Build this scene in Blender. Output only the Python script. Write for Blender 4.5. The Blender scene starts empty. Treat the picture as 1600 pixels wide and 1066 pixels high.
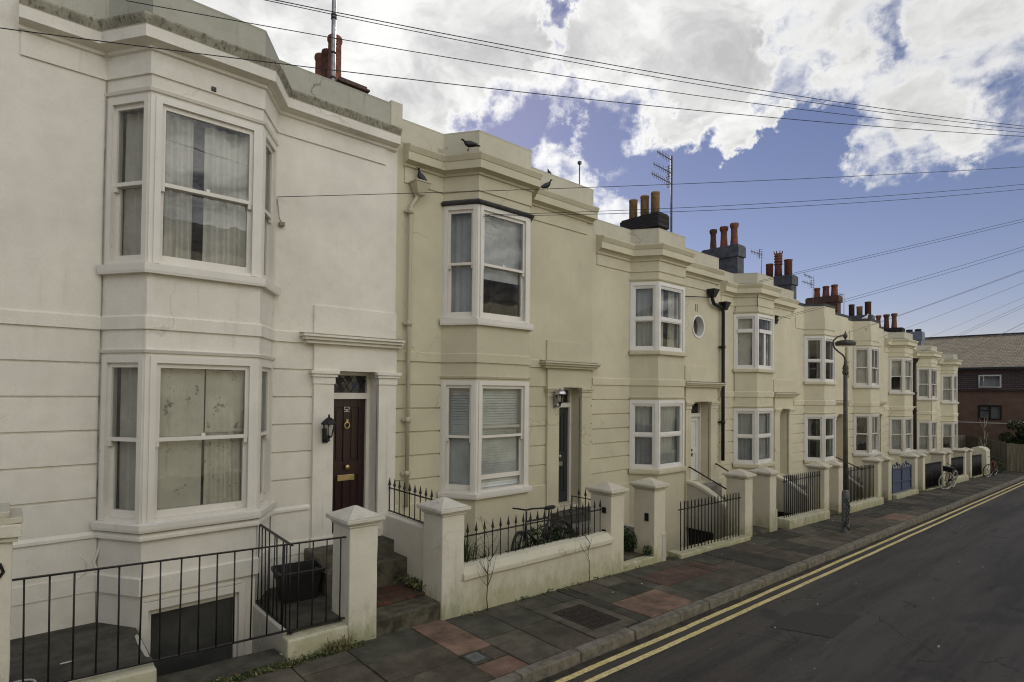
import bpy, math, random
from mathutils import Vector, Matrix
random.seed(11)
R = math.radians
scene = bpy.context.scene
COL = scene.collection
ORG = {}


def zg(x):
    """height of the sloping pavement under the terrace"""
    return -2.6878 - 0.0374 * x


# ------------------------------------------------------------------ materials
class NT:
    def __init__(s, name):
        s.mat = bpy.data.materials.new(name)
        s.mat.use_nodes = True
        s.t = s.mat.node_tree
        s.b = s.t.nodes['Principled BSDF']
        s.out = s.t.nodes['Material Output']

    def n(s, typ, **kw):
        nd = s.t.nodes.new(typ)
        for k, v in kw.items():
            if k.startswith('i_'):
                nd.inputs[int(k[2:]) if k[2:].isdigit() else k[2:].replace('_', ' ')].default_value = v
            else:
                setattr(nd, k, v)
        return nd

    def l(s, a, b):
        s.t.links.new(a, b)

    def pos(s, scale=(1, 1, 1)):
        g = s.n('ShaderNodeNewGeometry')
        if scale == (1, 1, 1):
            return g.outputs['Position']
        m = s.n('ShaderNodeVectorMath', operation='MULTIPLY')
        m.inputs[1].default_value = scale
        s.l(g.outputs['Position'], m.inputs[0])
        return m.outputs[0]

    def noise(s, vec, scale, detail=5, rough=.55, dist=0.0):
        nd = s.n('ShaderNodeTexNoise')
        nd.inputs['Scale'].default_value = scale
        nd.inputs['Detail'].default_value = detail
        nd.inputs['Roughness'].default_value = rough
        nd.inputs['Distortion'].default_value = dist
        s.l(vec, nd.inputs['Vector'])
        return nd.outputs['Fac']

    def ramp(s, fac, p0, p1, v0=0.0, v1=1.0):
        m = s.n('ShaderNodeMapRange', interpolation_type='SMOOTHSTEP')
        m.inputs[1].default_value = p0
        m.inputs[2].default_value = p1
        m.inputs[3].default_value = v0
        m.inputs[4].default_value = v1
        s.l(fac, m.inputs[0])
        return m.outputs[0]

    def math(s, op, a, b=None):
        m = s.n('ShaderNodeMath', operation=op)
        for i, x in enumerate((a, b)):
            if x is None:
                continue
            if isinstance(x, (int, float)):
                m.inputs[i].default_value = x
            else:
                s.l(x, m.inputs[i])
        return m.outputs[0]

    def mix(s, fac, a, b, mode='MIX'):
        m = s.n('ShaderNodeMix', data_type='RGBA', blend_type=mode)
        for k, x in ((0, fac), (6, a), (7, b)):
            if isinstance(x, (int, float)):
                m.inputs[k].default_value = x
            elif isinstance(x, tuple):
                m.inputs[k].default_value = (x[0], x[1], x[2], 1)
            else:
                s.l(x, m.inputs[k])
        return m.outputs[2]

    def bump(s, h, dist=.01, strength=1.0, prev=None):
        b = s.n('ShaderNodeBump')
        b.inputs['Strength'].default_value = strength
        b.inputs['Distance'].default_value = dist
        s.l(h, b.inputs['Height'])
        if prev is not None:
            s.l(prev, b.inputs['Normal'])
        s.l(b.outputs[0], s.b.inputs['Normal'])
        return b.outputs[0]

    def fin(s, col, rough=.8, spec=.3, metal=0.0):
        if isinstance(col, tuple):
            s.b.inputs['Base Color'].default_value = (*col, 1)
        else:
            s.l(col, s.b.inputs['Base Color'])
        if isinstance(rough, (int, float)):
            s.b.inputs['Roughness'].default_value = rough
        else:
            s.l(rough, s.b.inputs['Roughness'])
        s.b.inputs['Specular IOR Level'].default_value = spec
        s.b.inputs['Metallic'].default_value = metal
        return s.mat


def sc(c, k):
    return tuple(min(1, x * k) for x in c)


def m_plaster(name, col, stain=(.33, .30, .22), amt=.5, algae=0.0, algae_col=(.22, .24, .10)):
    """painted lime render: patchy, faintly streaked, optionally with algae growing up from the pavement"""
    t = NT(name)
    p = t.pos()
    big = t.ramp(t.noise(p, .9, 6, .6), .3, .7)
    c = t.mix(big, sc(col, .90), sc(col, 1.05))
    mid = t.ramp(t.noise(p, 5, 5, .6), .35, .75)
    c = t.mix(t.math('MULTIPLY', mid, .16), c, sc(stain, 1.35))
    streak = t.ramp(t.noise(t.pos((4.5, 4.5, .35)), 1.6, 5, .65), .56, .8)
    gate = t.ramp(t.noise(p, .55, 3), .42, .62)
    c = t.mix(t.math('MULTIPLY', t.math('MULTIPLY', streak, gate), amt * .55), c, stain)
    run = t.ramp(t.noise(t.pos((15, 15, .22)), 1.5, 4, .7), .58, .74)
    gate2 = t.ramp(t.noise(t.pos((1, 1, .5)), 1.3, 4, .6), .50, .66)
    c = t.mix(t.math('MULTIPLY', t.math('MULTIPLY', run, gate2), amt * .60), c, sc(stain, .8))
    patch = t.n('ShaderNodeTexVoronoi')
    patch.inputs['Scale'].default_value = .8
    t.l(p, patch.inputs['Vector'])
    sv = t.n('ShaderNodeSeparateColor')
    t.l(patch.outputs['Color'], sv.inputs[0])
    c = t.mix(t.math('MULTIPLY', t.ramp(sv.outputs[0], .55, .60), .10 * min(1, amt * 1.3)), c, sc(col, .80))
    c = t.mix(t.ramp(t.noise(p, 42, 4, .75), .35, .68, 0, .13), c, sc(col, .62))
    spots = t.ramp(t.noise(p, 21, 4, .6), .66, .78)
    c = t.mix(t.math('MULTIPLY', spots, amt * .5), c, sc(stain, .7))
    crk = t.n('ShaderNodeTexVoronoi', feature='DISTANCE_TO_EDGE')
    crk.inputs['Scale'].default_value = .55
    wv = t.n('ShaderNodeVectorMath', operation='ADD')
    nz = t.n('ShaderNodeTexNoise')
    nz.inputs['Scale'].default_value = 2.2
    nz.inputs['Detail'].default_value = 6
    t.l(p, nz.inputs['Vector'])
    t.l(p, wv.inputs[0])
    t.l(nz.outputs['Color'], wv.inputs[1])
    t.l(wv.outputs[0], crk.inputs['Vector'])
    cg = t.math('MULTIPLY', t.ramp(crk.outputs['Distance'], .003, .012, 1, 0), t.ramp(t.noise(p, .7, 2), .56, .64))
    c = t.mix(t.math('MULTIPLY', cg, .38 * amt), c, sc(stain, .6))
    if algae > 0:
        sx = t.n('ShaderNodeSeparateXYZ')
        t.l(p, sx.inputs[0])
        h = t.math('ADD', t.math('ADD', sx.outputs[2], t.math('MULTIPLY', sx.outputs[0], .0374)), 2.6878)
        h2 = t.math('SUBTRACT', h, t.math('MULTIPLY', t.noise(t.pos((1, 1, .5)), 6, 6, .7), 1.1))
        f = t.ramp(h2, -.62, -.08, 1, 0)
        c = t.mix(t.math('MULTIPLY', f, algae), c, algae_col)
        blotch = t.math('MULTIPLY', t.ramp(t.noise(p, 17, 5, .7), .58, .68), t.ramp(h2, -.55, -.25, 1, 0))
        c = t.mix(t.math('MULTIPLY', blotch, .7), c, (.10, .09, .06))
    b1 = t.bump(t.noise(p, 2.6, 5), .03, .33)
    t.bump(t.noise(p, 60, 3), .005, .5, b1)
    return t.fin(c, .82, .25)


def m_paint(name, col, rough=.45, dirt=.35, dirtcol=(.28, .25, .19)):
    t = NT(name)
    p = t.pos()
    c = t.mix(t.ramp(t.noise(p, 2.5, 5), .35, .7), sc(col, .93), col)
    d = t.ramp(t.noise(t.pos((1, 1, .6)), 14, 6, .7), .60, .76)
    c = t.mix(t.math('MULTIPLY', d, dirt), c, dirtcol)
    t.bump(t.noise(p, 38, 4), .003, .3)
    return t.fin(c, rough, .4)


def m_plain(name, col, rough=.6, metal=0.0, var=.25, scale=9, bump=.002, spec=.4):
    t = NT(name)
    p = t.pos()
    c = t.mix(t.ramp(t.noise(p, scale, 6, .65), .3, .7), sc(col, 1 - var), sc(col, 1 + var))
    if bump:
        t.bump(t.noise(p, scale * 6, 4), bump, .5)
    return t.fin(c, rough, spec, metal)


def m_glass(name, tint=(.91, .93, .915), wave=.35):
    t = NT(name)
    p = t.pos()
    tr = t.n('ShaderNodeBsdfTransparent')
    tr.inputs[0].default_value = (*tint, 1)
    gl = t.n('ShaderNodeBsdfGlossy')
    gl.inputs['Roughness'].default_value = .01
    gl.inputs[0].default_value = (.95, .95, .95, 1)
    fr = t.n('ShaderNodeFresnel')
    fr.inputs[0].default_value = 1.55
    bp = t.n('ShaderNodeBump')
    bp.inputs['Strength'].default_value = wave
    bp.inputs['Distance'].default_value = .006
    t.l(t.noise(p, 2.2, 2), bp.inputs['Height'])
    t.l(bp.outputs[0], gl.inputs['Normal'])
    f = t.math('MULTIPLY_ADD', fr.outputs[0], .62)
    t.t.nodes[-1].inputs[2].default_value = .02
    mx = t.n('ShaderNodeMixShader')
    t.l(f, mx.inputs[0])
    t.l(tr.outputs[0], mx.inputs[1])
    t.l(gl.outputs[0], mx.inputs[2])
    # dust film
    df = t.n('ShaderNodeBsdfDiffuse')
    df.inputs[0].default_value = (.45, .44, .40, 1)
    m2 = t.n('ShaderNodeMixShader')
    t.l(t.ramp(t.noise(p, 3.5, 6, .7), .35, .85, .02, .16), m2.inputs[0])
    t.l(mx.outputs[0], m2.inputs[1])
    t.l(df.outputs[0], m2.inputs[2])
    t.l(m2.outputs[0], t.out.inputs[0])
    return t.mat


def m_cloth(name, col, mould=0.0):
    t = NT(name)
    p = t.pos()
    c = t.mix(t.ramp(t.noise(p, 2.2, 5), .3, .7), sc(col, .82), sc(col, 1.08))
    if mould:
        sp = t.ramp(t.noise(p, 7, 6, .75), .57, .68)
        c = t.mix(t.math('MULTIPLY', sp, mould), c, (.10, .09, .07))
    t.bump(t.noise(t.pos((1, 1, .15)), 16, 4), .02, .3)
    return t.fin(c, .95, .1)


def m_brick(name, c1, c2, mortar, scale=4.5, rough=.9, bw=.225, rh=.075, axis='yz', off=.5, mix=.012):
    t = NT(name)
    p = t.pos()
    sx = t.n('ShaderNodeSeparateXYZ')
    t.l(p, sx.inputs[0])
    cb = t.n('ShaderNodeCombineXYZ')
    o = {'x': 0, 'y': 1, 'z': 2}
    t.l(sx.outputs[o[axis[0]]], cb.inputs[0])
    t.l(sx.outputs[o[axis[1]]], cb.inputs[1])
    br = t.n('ShaderNodeTexBrick')
    br.offset = off
    br.inputs['Color1'].default_value = (*c1, 1)
    br.inputs['Color2'].default_value = (*c2, 1)
    br.inputs['Mortar'].default_value = (*mortar, 1)
    br.inputs['Scale'].default_value = 1
    br.inputs['Mortar Size'].default_value = mix
    br.inputs['Brick Width'].default_value = bw
    br.inputs['Row Height'].default_value = rh
    br.inputs['Bias'].default_value = 0
    t.l(cb.outputs[0], br.inputs[0])
    c = t.mix(t.ramp(t.noise(p, 1.4, 6, .65), .3, .75, 0, .55), br.outputs[0], sc(c1, .55))
    t.bump(t.math('SUBTRACT', t.math('MULTIPLY', t.noise(p, 30, 4), .6), br.outputs['Fac']), .01, .7)
    return t.fin(c, rough, .2)


M = {}
# house colours: white first house, then creams
HC = [(.70, .67, .62), (.74, .71, .63), (.575, .535, .392), (.605, .56, .415), (.665, .615, .455), (.68, .63, .475),
      (.67, .62, .465), (.69, .64, .47), (.70, .655, .485), (.69, .645, .475)]
for i, c in enumerate(HC):
    M['wall%d' % i] = m_plaster('painted_render_%d' % i, c, amt=.62 if i == 1 else .85)
M['pier_w'] = m_plaster('pier_render_white', (.72, .685, .585), amt=.8, algae=.75)
M['pier_c'] = m_plaster('pier_render_cream', (.70, .66, .53), amt=.7, algae=.7, algae_col=(.27, .27, .11))
M['cap_w'] = m_plaster('pier_cap_white', (.68, .65, .56), stain=(.20, .19, .14), amt=1.5)
M['cap_c'] = m_plaster('pier_cap_cream', (.66, .62, .50), stain=(.22, .20, .13), amt=1.4)
M['dwarf'] = m_plaster('dwarf_wall_render', (.66, .63, .50), amt=1.1, algae=.6, algae_col=(.30, .30, .14))
M['area'] = m_plaster('area_render', (.56, .53, .47), amt=.9, algae=.3)
def m_ledge():
    t = NT('weathered_ledge')
    p = t.pos()
    c = t.mix(t.ramp(t.noise(p, 4, 6, .7), .3, .7), (.21, .20, .155), (.40, .38, .30))
    tick = t.ramp(t.noise(t.pos((16, 16, 2)), 2.0, 5, .7), .48, .66)
    c = t.mix(t.math('MULTIPLY', tick, .7), c, (.055, .052, .04))
    c = t.mix(t.ramp(t.noise(p, 9, 5, .7), .58, .72, 0, .5), c, (.45, .44, .36))
    t.bump(t.noise(p, 30, 5), .008, .7)
    return t.fin(c, .92, .15)


M['lichen'] = m_ledge()
M['parapet'] = m_plaster('weathered_parapet', (.56, .53, .42), stain=(.20, .20, .13), amt=1.1)
M['parapet1'] = m_plaster('algae_parapet', (.42, .415, .345), stain=(.13, .14, .09), amt=1.4)
M['wood'] = m_paint('white_gloss_timber', (.71, .68, .615), .4, .5)
M['pvc'] = m_paint('white_plastic_frame', (.76, .745, .71), .35, .15)
M['frame_in'] = m_paint('grey_timber_reveal', (.55, .53, .49), .5, .4)
M['glass'] = m_glass('window_glass')
M['glass_new'] = m_glass('double_glazing', (.84, .87, .865), .12)
M['curtain'] = m_cloth('grey_curtain', (.62, .60, .55), .25)
M['sheet'] = m_cloth('mouldy_sheet', (.72, .69, .59), .8)
M['net'] = m_cloth('net_curtain', (.52, .53, .52))
M['blind'] = m_cloth('white_blind', (.68, .71, .70))
M['darkcloth'] = m_cloth('dark_sheet', (.10, .10, .10))
M['greenc'] = m_cloth('green_curtain', (.30, .33, .24))
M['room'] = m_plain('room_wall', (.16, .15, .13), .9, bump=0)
M['door_red'] = m_paint('maroon_gloss', (.026, .010, .011), .3, .35, (.06, .035, .03))
M['door_blue'] = m_paint('slate_blue_gloss', (.034, .040, .045), .4, .2, (.10, .1, .1))
M['door_white'] = m_paint('white_door', (.72, .71, .67), .4, .25)
M['door_pink'] = m_paint('pale_pink_door', (.52, .38, .34), .5, .25)
M['door_green'] = m_paint('dark_green_door', (.03, .06, .05), .4, .25)
M['brass'] = m_plain('aged_brass', (.55, .42, .20), .35, .9, .2)
M['steel'] = m_plain('brushed_steel', (.5, .5, .5), .3, 1.0, .15)
M['iron'] = m_plain('black_painted_iron', (.012, .011, .012), .45, 0, .4, 30, .003)
M['ironrust'] = m_plain('weathered_iron', (.03, .022, .018), .6, 0, .5, 20, .004)
M['blackplastic'] = m_plain('black_plastic', (.014, .014, .015), .5, 0, .3, 20)
M['lampgrey'] = m_plain('lamp_post_paint', (.075, .068, .058), .55, 0, .35, 8)
M['lampbase'] = m_plain('grey_lamp_base', (.13, .14, .14), .5, 0, .3, 12)
M['paintblack'] = m_plain('black_marker', (.008, .008, .01), .5)
M['terracotta'] = m_plain('terracotta', (.175, .07, .043), .85, 0, .45, 14, .006)
M['terraold'] = m_plain('sooty_terracotta', (.10, .05, .036), .9, 0, .5, 12, .006)
M['buffpot'] = m_plain('buff_clay', (.27, .18, .09), .85, 0, .35, 12, .006)
M['sootbrick'] = m_brick('sooted_brick', (.045, .042, .042), (.065, .06, .055), (.025, .025, .025), axis='yz')
M['slatestack'] = m_plain('slate_grey_render', (.085, .09, .10), .8, 0, .35, 5, .01)
M['brownbrick'] = m_brick('brown_brick', (.17, .085, .055), (.11, .06, .045), (.09, .08, .065), axis='yz')
M['sootbrown'] = m_plain('sooty_brown_stack', (.075, .05, .04), .9, 0, .4, 8, .01)
M['lead'] = m_plain('dark_lead', (.045, .045, .05), .6, 0, .4, 10, .004)
M['leadlt'] = m_plain('grey_zinc', (.19, .21, .25), .55, 0, .2, 8)
M['slate'] = m_brick('roof_slate', (.09, .09, .10), (.12, .115, .12), (.04, .04, .04), bw=.3, rh=.2, axis='xy')
M['pipe_c'] = m_paint('cream_pipe', (.46, .425, .31), .45, .5)
M['aerial'] = m_plain('aerial_alloy', (.09, .085, .085), .5, .3, .3)
M['alloy'] = m_plain('galvanised_pole', (.30, .30, .30), .5, .6, .35, 6)
M['cable'] = m_plain('cable_rubber', (.02, .02, .023), .7)
M['lanternglass'] = m_glass('lantern_glass', (.9, .9, .86), .2)
M['lampwhite'] = m_plain('opal_bulb', (.8, .8, .76), .4)
M['stone'] = m_plain('kerb_granite', (.175, .158, .125), .85, 0, .35, 7, .012)
M['mossstep'] = m_plain('mossy_stone', (.085, .078, .055), .95, 0, .55, 6, .012)
M['concrete_dk'] = m_plain('dark_damp_concrete', (.064, .061, .046), .9, 0, .45, 4, .01)
def m_redtile():
    t = NT('worn_red_tile')
    p = t.pos()
    v = t.n('ShaderNodeTexVoronoi', feature='DISTANCE_TO_EDGE')
    v.inputs['Scale'].default_value = 6.5
    v.inputs['Randomness'].default_value = .25
    t.l(p, v.inputs['Vector'])
    c = t.mix(t.ramp(t.noise(p, 7, 5), .3, .7), (.075, .034, .025), (.13, .055, .038))
    c = t.mix(t.ramp(v.outputs['Distance'], .03, .08, .9, 0), c, (.03, .026, .018))
    c = t.mix(t.ramp(t.noise(p, 4.5, 6, .7), .46, .60, 0, .92), c, (.055, .050, .032))
    t.bump(t.noise(p, 25, 4), .006, .6)
    return t.fin(c, .85, .3)


M['redtile'] = m_redtile()
M['rubber'] = m_plain('tyre_rubber', (.02, .02, .02), .8)
M['tyrepale'] = m_plain('cream_tyre', (.42, .40, .34), .8)
M['bikered'] = m_plain('red_bike_paint', (.30, .05, .03), .35)
M['bikeblack'] = m_plain('black_bike_paint', (.02, .02, .022), .35)
M['chrome'] = m_plain('chrome', (.6, .6, .6), .2, 1.0)
M['pigeon'] = m_plain('pigeon_grey', (.022, .022, .026), .8, 0, .5, 40, .003)
M['pigeonlt'] = m_plain('pigeon_pale', (.06, .06, .066), .8, 0, .4, 40, .003)
M['gull'] = m_plain('white_plumage', (.75, .75, .74), .8, 0, .1, 30)
M['leaf'] = m_plain('weed_leaf', (.055, .085, .025), .7, 0, .45, 25, 0)
M['leafdry'] = m_plain('dry_grass', (.22, .19, .09), .8, 0, .4, 25, 0)
M['leafdk'] = m_plain('dark_leaf', (.025, .042, .016), .6, 0, .5, 12, 0)
M['twig'] = m_plain('bare_twig', (.09, .07, .045), .9, 0, .4, 15, 0)
M['palebranch'] = m_plain('pale_branch', (.40, .36, .27), .9, 0, .3, 15, 0)
M['soil'] = m_plain('garden_soil', (.05, .042, .03), .95, 0, .5, 5, .02)
M['bluegate'] = m_paint('blue_gate_paint', (.075, .10, .17), .5, .5, (.16, .16, .18))
M['fence'] = None
M['stair'] = m_plain('grey_concrete', (.20, .185, .155), .9, 0, .3, 5, .01)
M['paper'] = m_plain('litter_paper', (.62, .6, .55), .9, 0, .1, 9, 0)
M['drygrit'] = m_plain('dry_leaf', (.14, .09, .045), .9, 0, .5, 9, 0)


def m_fence():
    t = NT('weathered_fence_board')
    p = t.pos((7, 7, .5))
    c = t.mix(t.ramp(t.noise(p, 1.5, 5), .3, .7), (.17, .148, .105), (.33, .29, .21))
    c = t.mix(t.ramp(t.noise(t.pos(), .5, 3), .45, .65, 0, .6), c, (.17, .17, .09))
    return t.fin(c, .9, .2)


M['fence'] = m_fence()


def m_asphalt():
    t = NT('worn_asphalt')
    p = t.pos()
    # long wear bands along the carriageway, plus patchy repairs and grit
    band = t.ramp(t.noise(t.pos((.16, 2.1, 1)), 1.0, 6, .7), .36, .64)
    c = t.mix(band, (.036, .032, .028), (.078, .069, .059))
    patch = t.ramp(t.noise(t.pos((.5, .8, 1)), 1.2, 4, .6, .4), .58, .66)
    c = t.mix(t.math('MULTIPLY', patch, .55), c, (.020, .019, .020))
    warm = t.ramp(t.noise(p, .8, 4), .55, .75)
    c = t.mix(t.math('MULTIPLY', warm, .35), c, (.072, .058, .048))
    grit = t.noise(p, 90, 3, .7)
    c = t.mix(t.ramp(grit, .52, .70, 0, .6), c, (.135, .125, .112))
    c = t.mix(t.ramp(t.noise(p, 24, 4, .8), .52, .68, 0, .45), c, (.020, .019, .017))
    # tyre-polished strips, old reinstatement seams, fine cracking and pale chips
    sx = t.n('ShaderNodeSeparateXYZ')
    t.l(p, sx.inputs[0])
    wob = t.math('ADD', sx.outputs[1], t.math('MULTIPLY', t.noise(t.pos((.3, .3, 1)), 1.0, 3), .7))
    pol = t.math('SINE', t.math('MULTIPLY', wob, 3.7))
    c = t.mix(t.ramp(pol, .2, 1.0, 0, .30), c, (.098, .092, .084))
    dk = t.ramp(t.noise(t.pos((.35, 3.2, 1)), 1.1, 6, .7), .56, .72)
    c = t.mix(t.math('MULTIPLY', dk, .6), c, (.018, .017, .016))
    wv = t.n('ShaderNodeVectorMath', operation='ADD')
    nz = t.n('ShaderNodeTexNoise')
    nz.inputs['Scale'].default_value = 3.0
    nz.inputs['Detail'].default_value = 6
    t.l(p, nz.inputs['Vector'])
    ms = t.n('ShaderNodeVectorMath', operation='MULTIPLY')
    t.l(nz.outputs['Color'], ms.inputs[0])
    ms.inputs[1].default_value = (.5, .5, .5)
    t.l(p, wv.inputs[0])
    t.l(ms.outputs[0], wv.inputs[1])
    for scl, wdt, amt_ in ((.55, .010, .8), (2.3, .014, .45)):
        ck = t.n('ShaderNodeTexVoronoi', feature='DISTANCE_TO_EDGE')
        ck.inputs['Scale'].default_value = scl
        t.l(wv.outputs[0], ck.inputs['Vector'])
        g = t.math('MULTIPLY', t.ramp(ck.outputs['Distance'], wdt * .3, wdt, 1, 0), t.ramp(t.noise(p, .9, 2), .48, .58))
        c = t.mix(t.math('MULTIPLY', g, amt_), c, (.012, .012, .011))
    vor = t.n('ShaderNodeTexVoronoi')
    vor.inputs['Scale'].default_value = 3.1
    t.l(p, vor.inputs['Vector'])
    c = t.mix(t.ramp(vor.outputs['Distance'], .02, .04, .8, 0), c, (.34, .33, .29))
    b = t.bump(t.noise(p, 4, 4), .01, .4)
    t.bump(grit, .006, .8, b)
    return t.fin(c, .72, .35)


M['asphalt'] = m_asphalt()
M['asphalt2'] = m_plain('patched_asphalt', (.050, .046, .042), .8, 0, .25, 30, .006)


def m_slab(name, col, dark=.5):
    t = NT(name)
    p = t.pos()
    c = t.mix(t.ramp(t.noise(p, 3.0, 6, .7), .3, .72), sc(col, .66), sc(col, 1.38))
    c = t.mix(t.ramp(t.noise(p, 1.1, 6, .7), .5, .7, 0, .6), c, sc((.05, .05, .04), .8))
    green = t.ramp(t.noise(p, 1.9, 5, .6, .3), .55, .72, 0, .5)
    c = t.mix(green, c, (.052, .055, .03))
    c = t.mix(t.ramp(t.noise(p, 120, 2, .7), .6, .8, 0, .35), c, sc(col, 2.2))
    b = t.bump(t.noise(p, 9, 5), .006, .5)
    t.bump(t.noise(p, 90, 3), .003, .5, b)
    return t.fin(c, .85, .3)


SL = [m_slab('slab_greygreen', (.078, .074, .055)), m_slab('slab_brown', (.098, .081, .060)),
      m_slab('slab_rough', (.118, .104, .078)), m_slab('slab_dark', (.054, .051, .040)),
      m_slab('slab_redbrown', (.112, .072, .055)), m_slab('slab_pink', (.225, .145, .105))]



def m_line():
    t = NT('yellow_road_paint')
    p = t.pos()
    wear = t.math('MAXIMUM', t.ramp(t.noise(p, 26, 6, .75), .47, .64, 0, .9), t.ramp(t.noise(t.pos((.8, 3, 1)), 3.2, 5, .7), .54, .70, 0, .85))
    c = t.mix(t.ramp(t.noise(p, 2.5, 4), .3, .7), (.74, .60, .25), (.84, .71, .34))
    c = t.mix(t.math('MULTIPLY', wear, .55), c, (.09, .08, .06))
    t.bump(t.noise(p, 90, 3), .004, .6)
    return t.fin(c, .7, .3)


M['line'] = m_line()


# ------------------------------------------------------------------ mesh building
class MB:
    def __init__(s):
        s.v, s.f, s.m, s.cur, s.sm = [], [], [], 0, []

    def face(s, pts, sm=False):
        i = len(s.v)
        s.v += [tuple(p) for p in pts]
        s.f.append(tuple(range(i, i + len(pts))))
        s.m.append(s.cur)
        s.sm.append(sm)

    def hexa(s, p):
        """eight points: bottom ring 0-3 and top ring 4-7, both counter-clockwise from above"""
        i = len(s.v)
        s.v += [tuple(q) for q in p]
        for q in ((3, 2, 1, 0), (4, 5, 6, 7), (0, 1, 5, 4), (1, 2, 6, 5), (2, 3, 7, 6), (3, 0, 4, 7)):
            s.f.append(tuple(i + k for k in q))
            s.m.append(s.cur)
            s.sm.append(False)

    def box(s, x0, x1, y0, y1, z0, z1):
        s.hexa([(x0, y0, z0), (x1, y0, z0), (x1, y1, z0), (x0, y1, z0), (x0, y0, z1), (x1, y0, z1), (x1, y1, z1), (x0, y1, z1)])

    def slab(s, x0, x1, y0, y1, zf, th):
        """box whose top follows zf(x)"""
        s.hexa([(x0, y0, zf(x0) - th), (x1, y0, zf(x1) - th), (x1, y1, zf(x1) - th), (x0, y1, zf(x0) - th),
                (x0, y0, zf(x0)), (x1, y0, zf(x1)), (x1, y1, zf(x1)), (x0, y1, zf(x0))])

    def bar(s, a, b, w, h=None, up=(0, 0, 1)):
        """rectangular bar from a to b"""
        h = h or w
        a, b = Vector(a), Vector(b)
        d = (b - a).normalized()
        u = Vector(up)
        if abs(d.dot(u)) > .98:
            u = Vector((1, 0, 0))
        sd = d.cross(u).normalized() * (w / 2)
        uu = sd.cross(d).normalized() * (h / 2)
        s.hexa([a - sd - uu, a + sd - uu, b + sd - uu, b - sd - uu, a - sd + uu, a + sd + uu, b + sd + uu, b - sd + uu])

    def tube(s, pts, r, n=8, cap=True):
        pts = [Vector(p) for p in pts]
        rs = r if isinstance(r, (list, tuple)) else [r] * len(pts)
        base = len(s.v)
        prev = None
        for i, p in enumerate(pts):
            d = (pts[min(i + 1, len(pts) - 1)] - pts[max(i - 1, 0)]).normalized()
            if prev is None:
                u = Vector((0, 0, 1)) if abs(d.z) < .9 else Vector((1, 0, 0))
                sd = d.cross(u).normalized()
            else:
                sd = (prev - d * prev.dot(d)).normalized()
            prev = sd
            uu = sd.cross(d)
            for k in range(n):
                a = 2 * math.pi * k / n
                s.v.append(tuple(p + sd * (rs[i] * math.cos(a)) + uu * (rs[i] * math.sin(a))))
        for i in range(len(pts) - 1):
            for k in range(n):
                a, b = base + i * n + k, base + i * n + (k + 1) % n
                s.f.append((a, a + n, b + n, b))
                s.m.append(s.cur)
                s.sm.append(True)
        if cap:
            s.f.append(tuple(base + k for k in range(n)))
            s.f.append(tuple(base + (len(pts) - 1) * n + k for k in reversed(range(n))))
            s.m += [s.cur] * 2
            s.sm += [False] * 2

    def lathe(s, prof, c=(0, 0, 0), n=16, sx=1, sy=1, rot=0.0):
        base = len(s.v)
        for r, z in prof:
            for k in range(n):
                a = 2 * math.pi * k / n + rot
                s.v.append((c[0] + r * sx * math.cos(a), c[1] + r * sy * math.sin(a), c[2] + z))
        for i in range(len(prof) - 1):
            for k in range(n):
                a, b = base + i * n + k, base + i * n + (k + 1) % n
                s.f.append((a, b, b + n, a + n))
                s.m.append(s.cur)
                s.sm.append(n > 8)
        s.f.append(tuple(base + k for k in reversed(range(n))))
        s.f.append(tuple(base + (len(prof) - 1) * n + k for k in range(n)))
        s.m += [s.cur] * 2
        s.sm += [False] * 2

    def loft(s, rings, cap=True, sm=True):
        n = len(rings[0])
        base = len(s.v)
        for r in rings:
            s.v += [tuple(p) for p in r]
        for i in range(len(rings) - 1):
            for k in range(n):
                a, b = base + i * n + k, base + i * n + (k + 1) % n
                s.f.append((a, b, b + n, a + n))
                s.m.append(s.cur)
                s.sm.append(sm)
        if cap:
            s.f.append(tuple(base + k for k in reversed(range(n))))
            s.f.append(tuple(base + (len(rings) - 1) * n + k for k in range(n)))
            s.m += [s.cur] * 2
            s.sm += [False] * 2

    def sbox(s, sg, u0, u1, n0, n1, z0, z1):
        P = sg.pt
        s.hexa([P(u0, n1, z0), P(u1, n1, z0), P(u1, n0, z0), P(u0, n0, z0), P(u0, n1, z1), P(u1, n1, z1), P(u1, n0, z1), P(u0, n0, z1)])

    def sweep(s, plan, prof, caps=True, mats=None):
        """run a profile of (offset outward, z) points along a plan polyline with mitred corners"""
        pl = [Vector(p) for p in plan]
        ns = []
        for a, b in zip(pl, pl[1:]):
            d = (b - a).normalized()
            ns.append(Vector((d.y, -d.x)))
        mit = [ns[0]]
        for a, b in zip(ns, ns[1:]):
            mit.append((a + b) / (1 + a.dot(b)))
        mit.append(ns[-1])
        rings = [[(p.x + m.x * o, p.y + m.y * o, z) for o, z in prof] for p, m in zip(pl, mit)]
        for a, b in zip(rings, rings[1:]):
            for k in range(len(prof) - 1):
                if mats:
                    s.cur = mats[k]
                s.face([a[k], b[k], b[k + 1], a[k + 1]])
        if caps:
            s.cur = 0
            s.face(list(reversed(rings[0])))
            s.face(rings[-1])

    def build(s, name, mats, parent=None, bevel=0.0, org=None, seg=2, weld=True):
        o3 = org if org is not None else (ORG.get(parent.name, Vector()) if parent else Vector())
        me = bpy.data.meshes.new(name)
        me.from_pydata([(Vector(v) - Vector(o3)) for v in s.v], [], s.f)
        for mt in (mats if isinstance(mats, (list, tuple)) else [mats]):
            me.materials.append(mt)
        me.polygons.foreach_set('material_index', s.m)
        me.polygons.foreach_set('use_smooth', s.sm)
        me.update()
        ob = bpy.data.objects.new(name, me)
        COL.objects.link(ob)
        if parent:
            ob.parent = parent
        ORG[ob.name] = Vector(o3) if parent else Vector()
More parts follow.
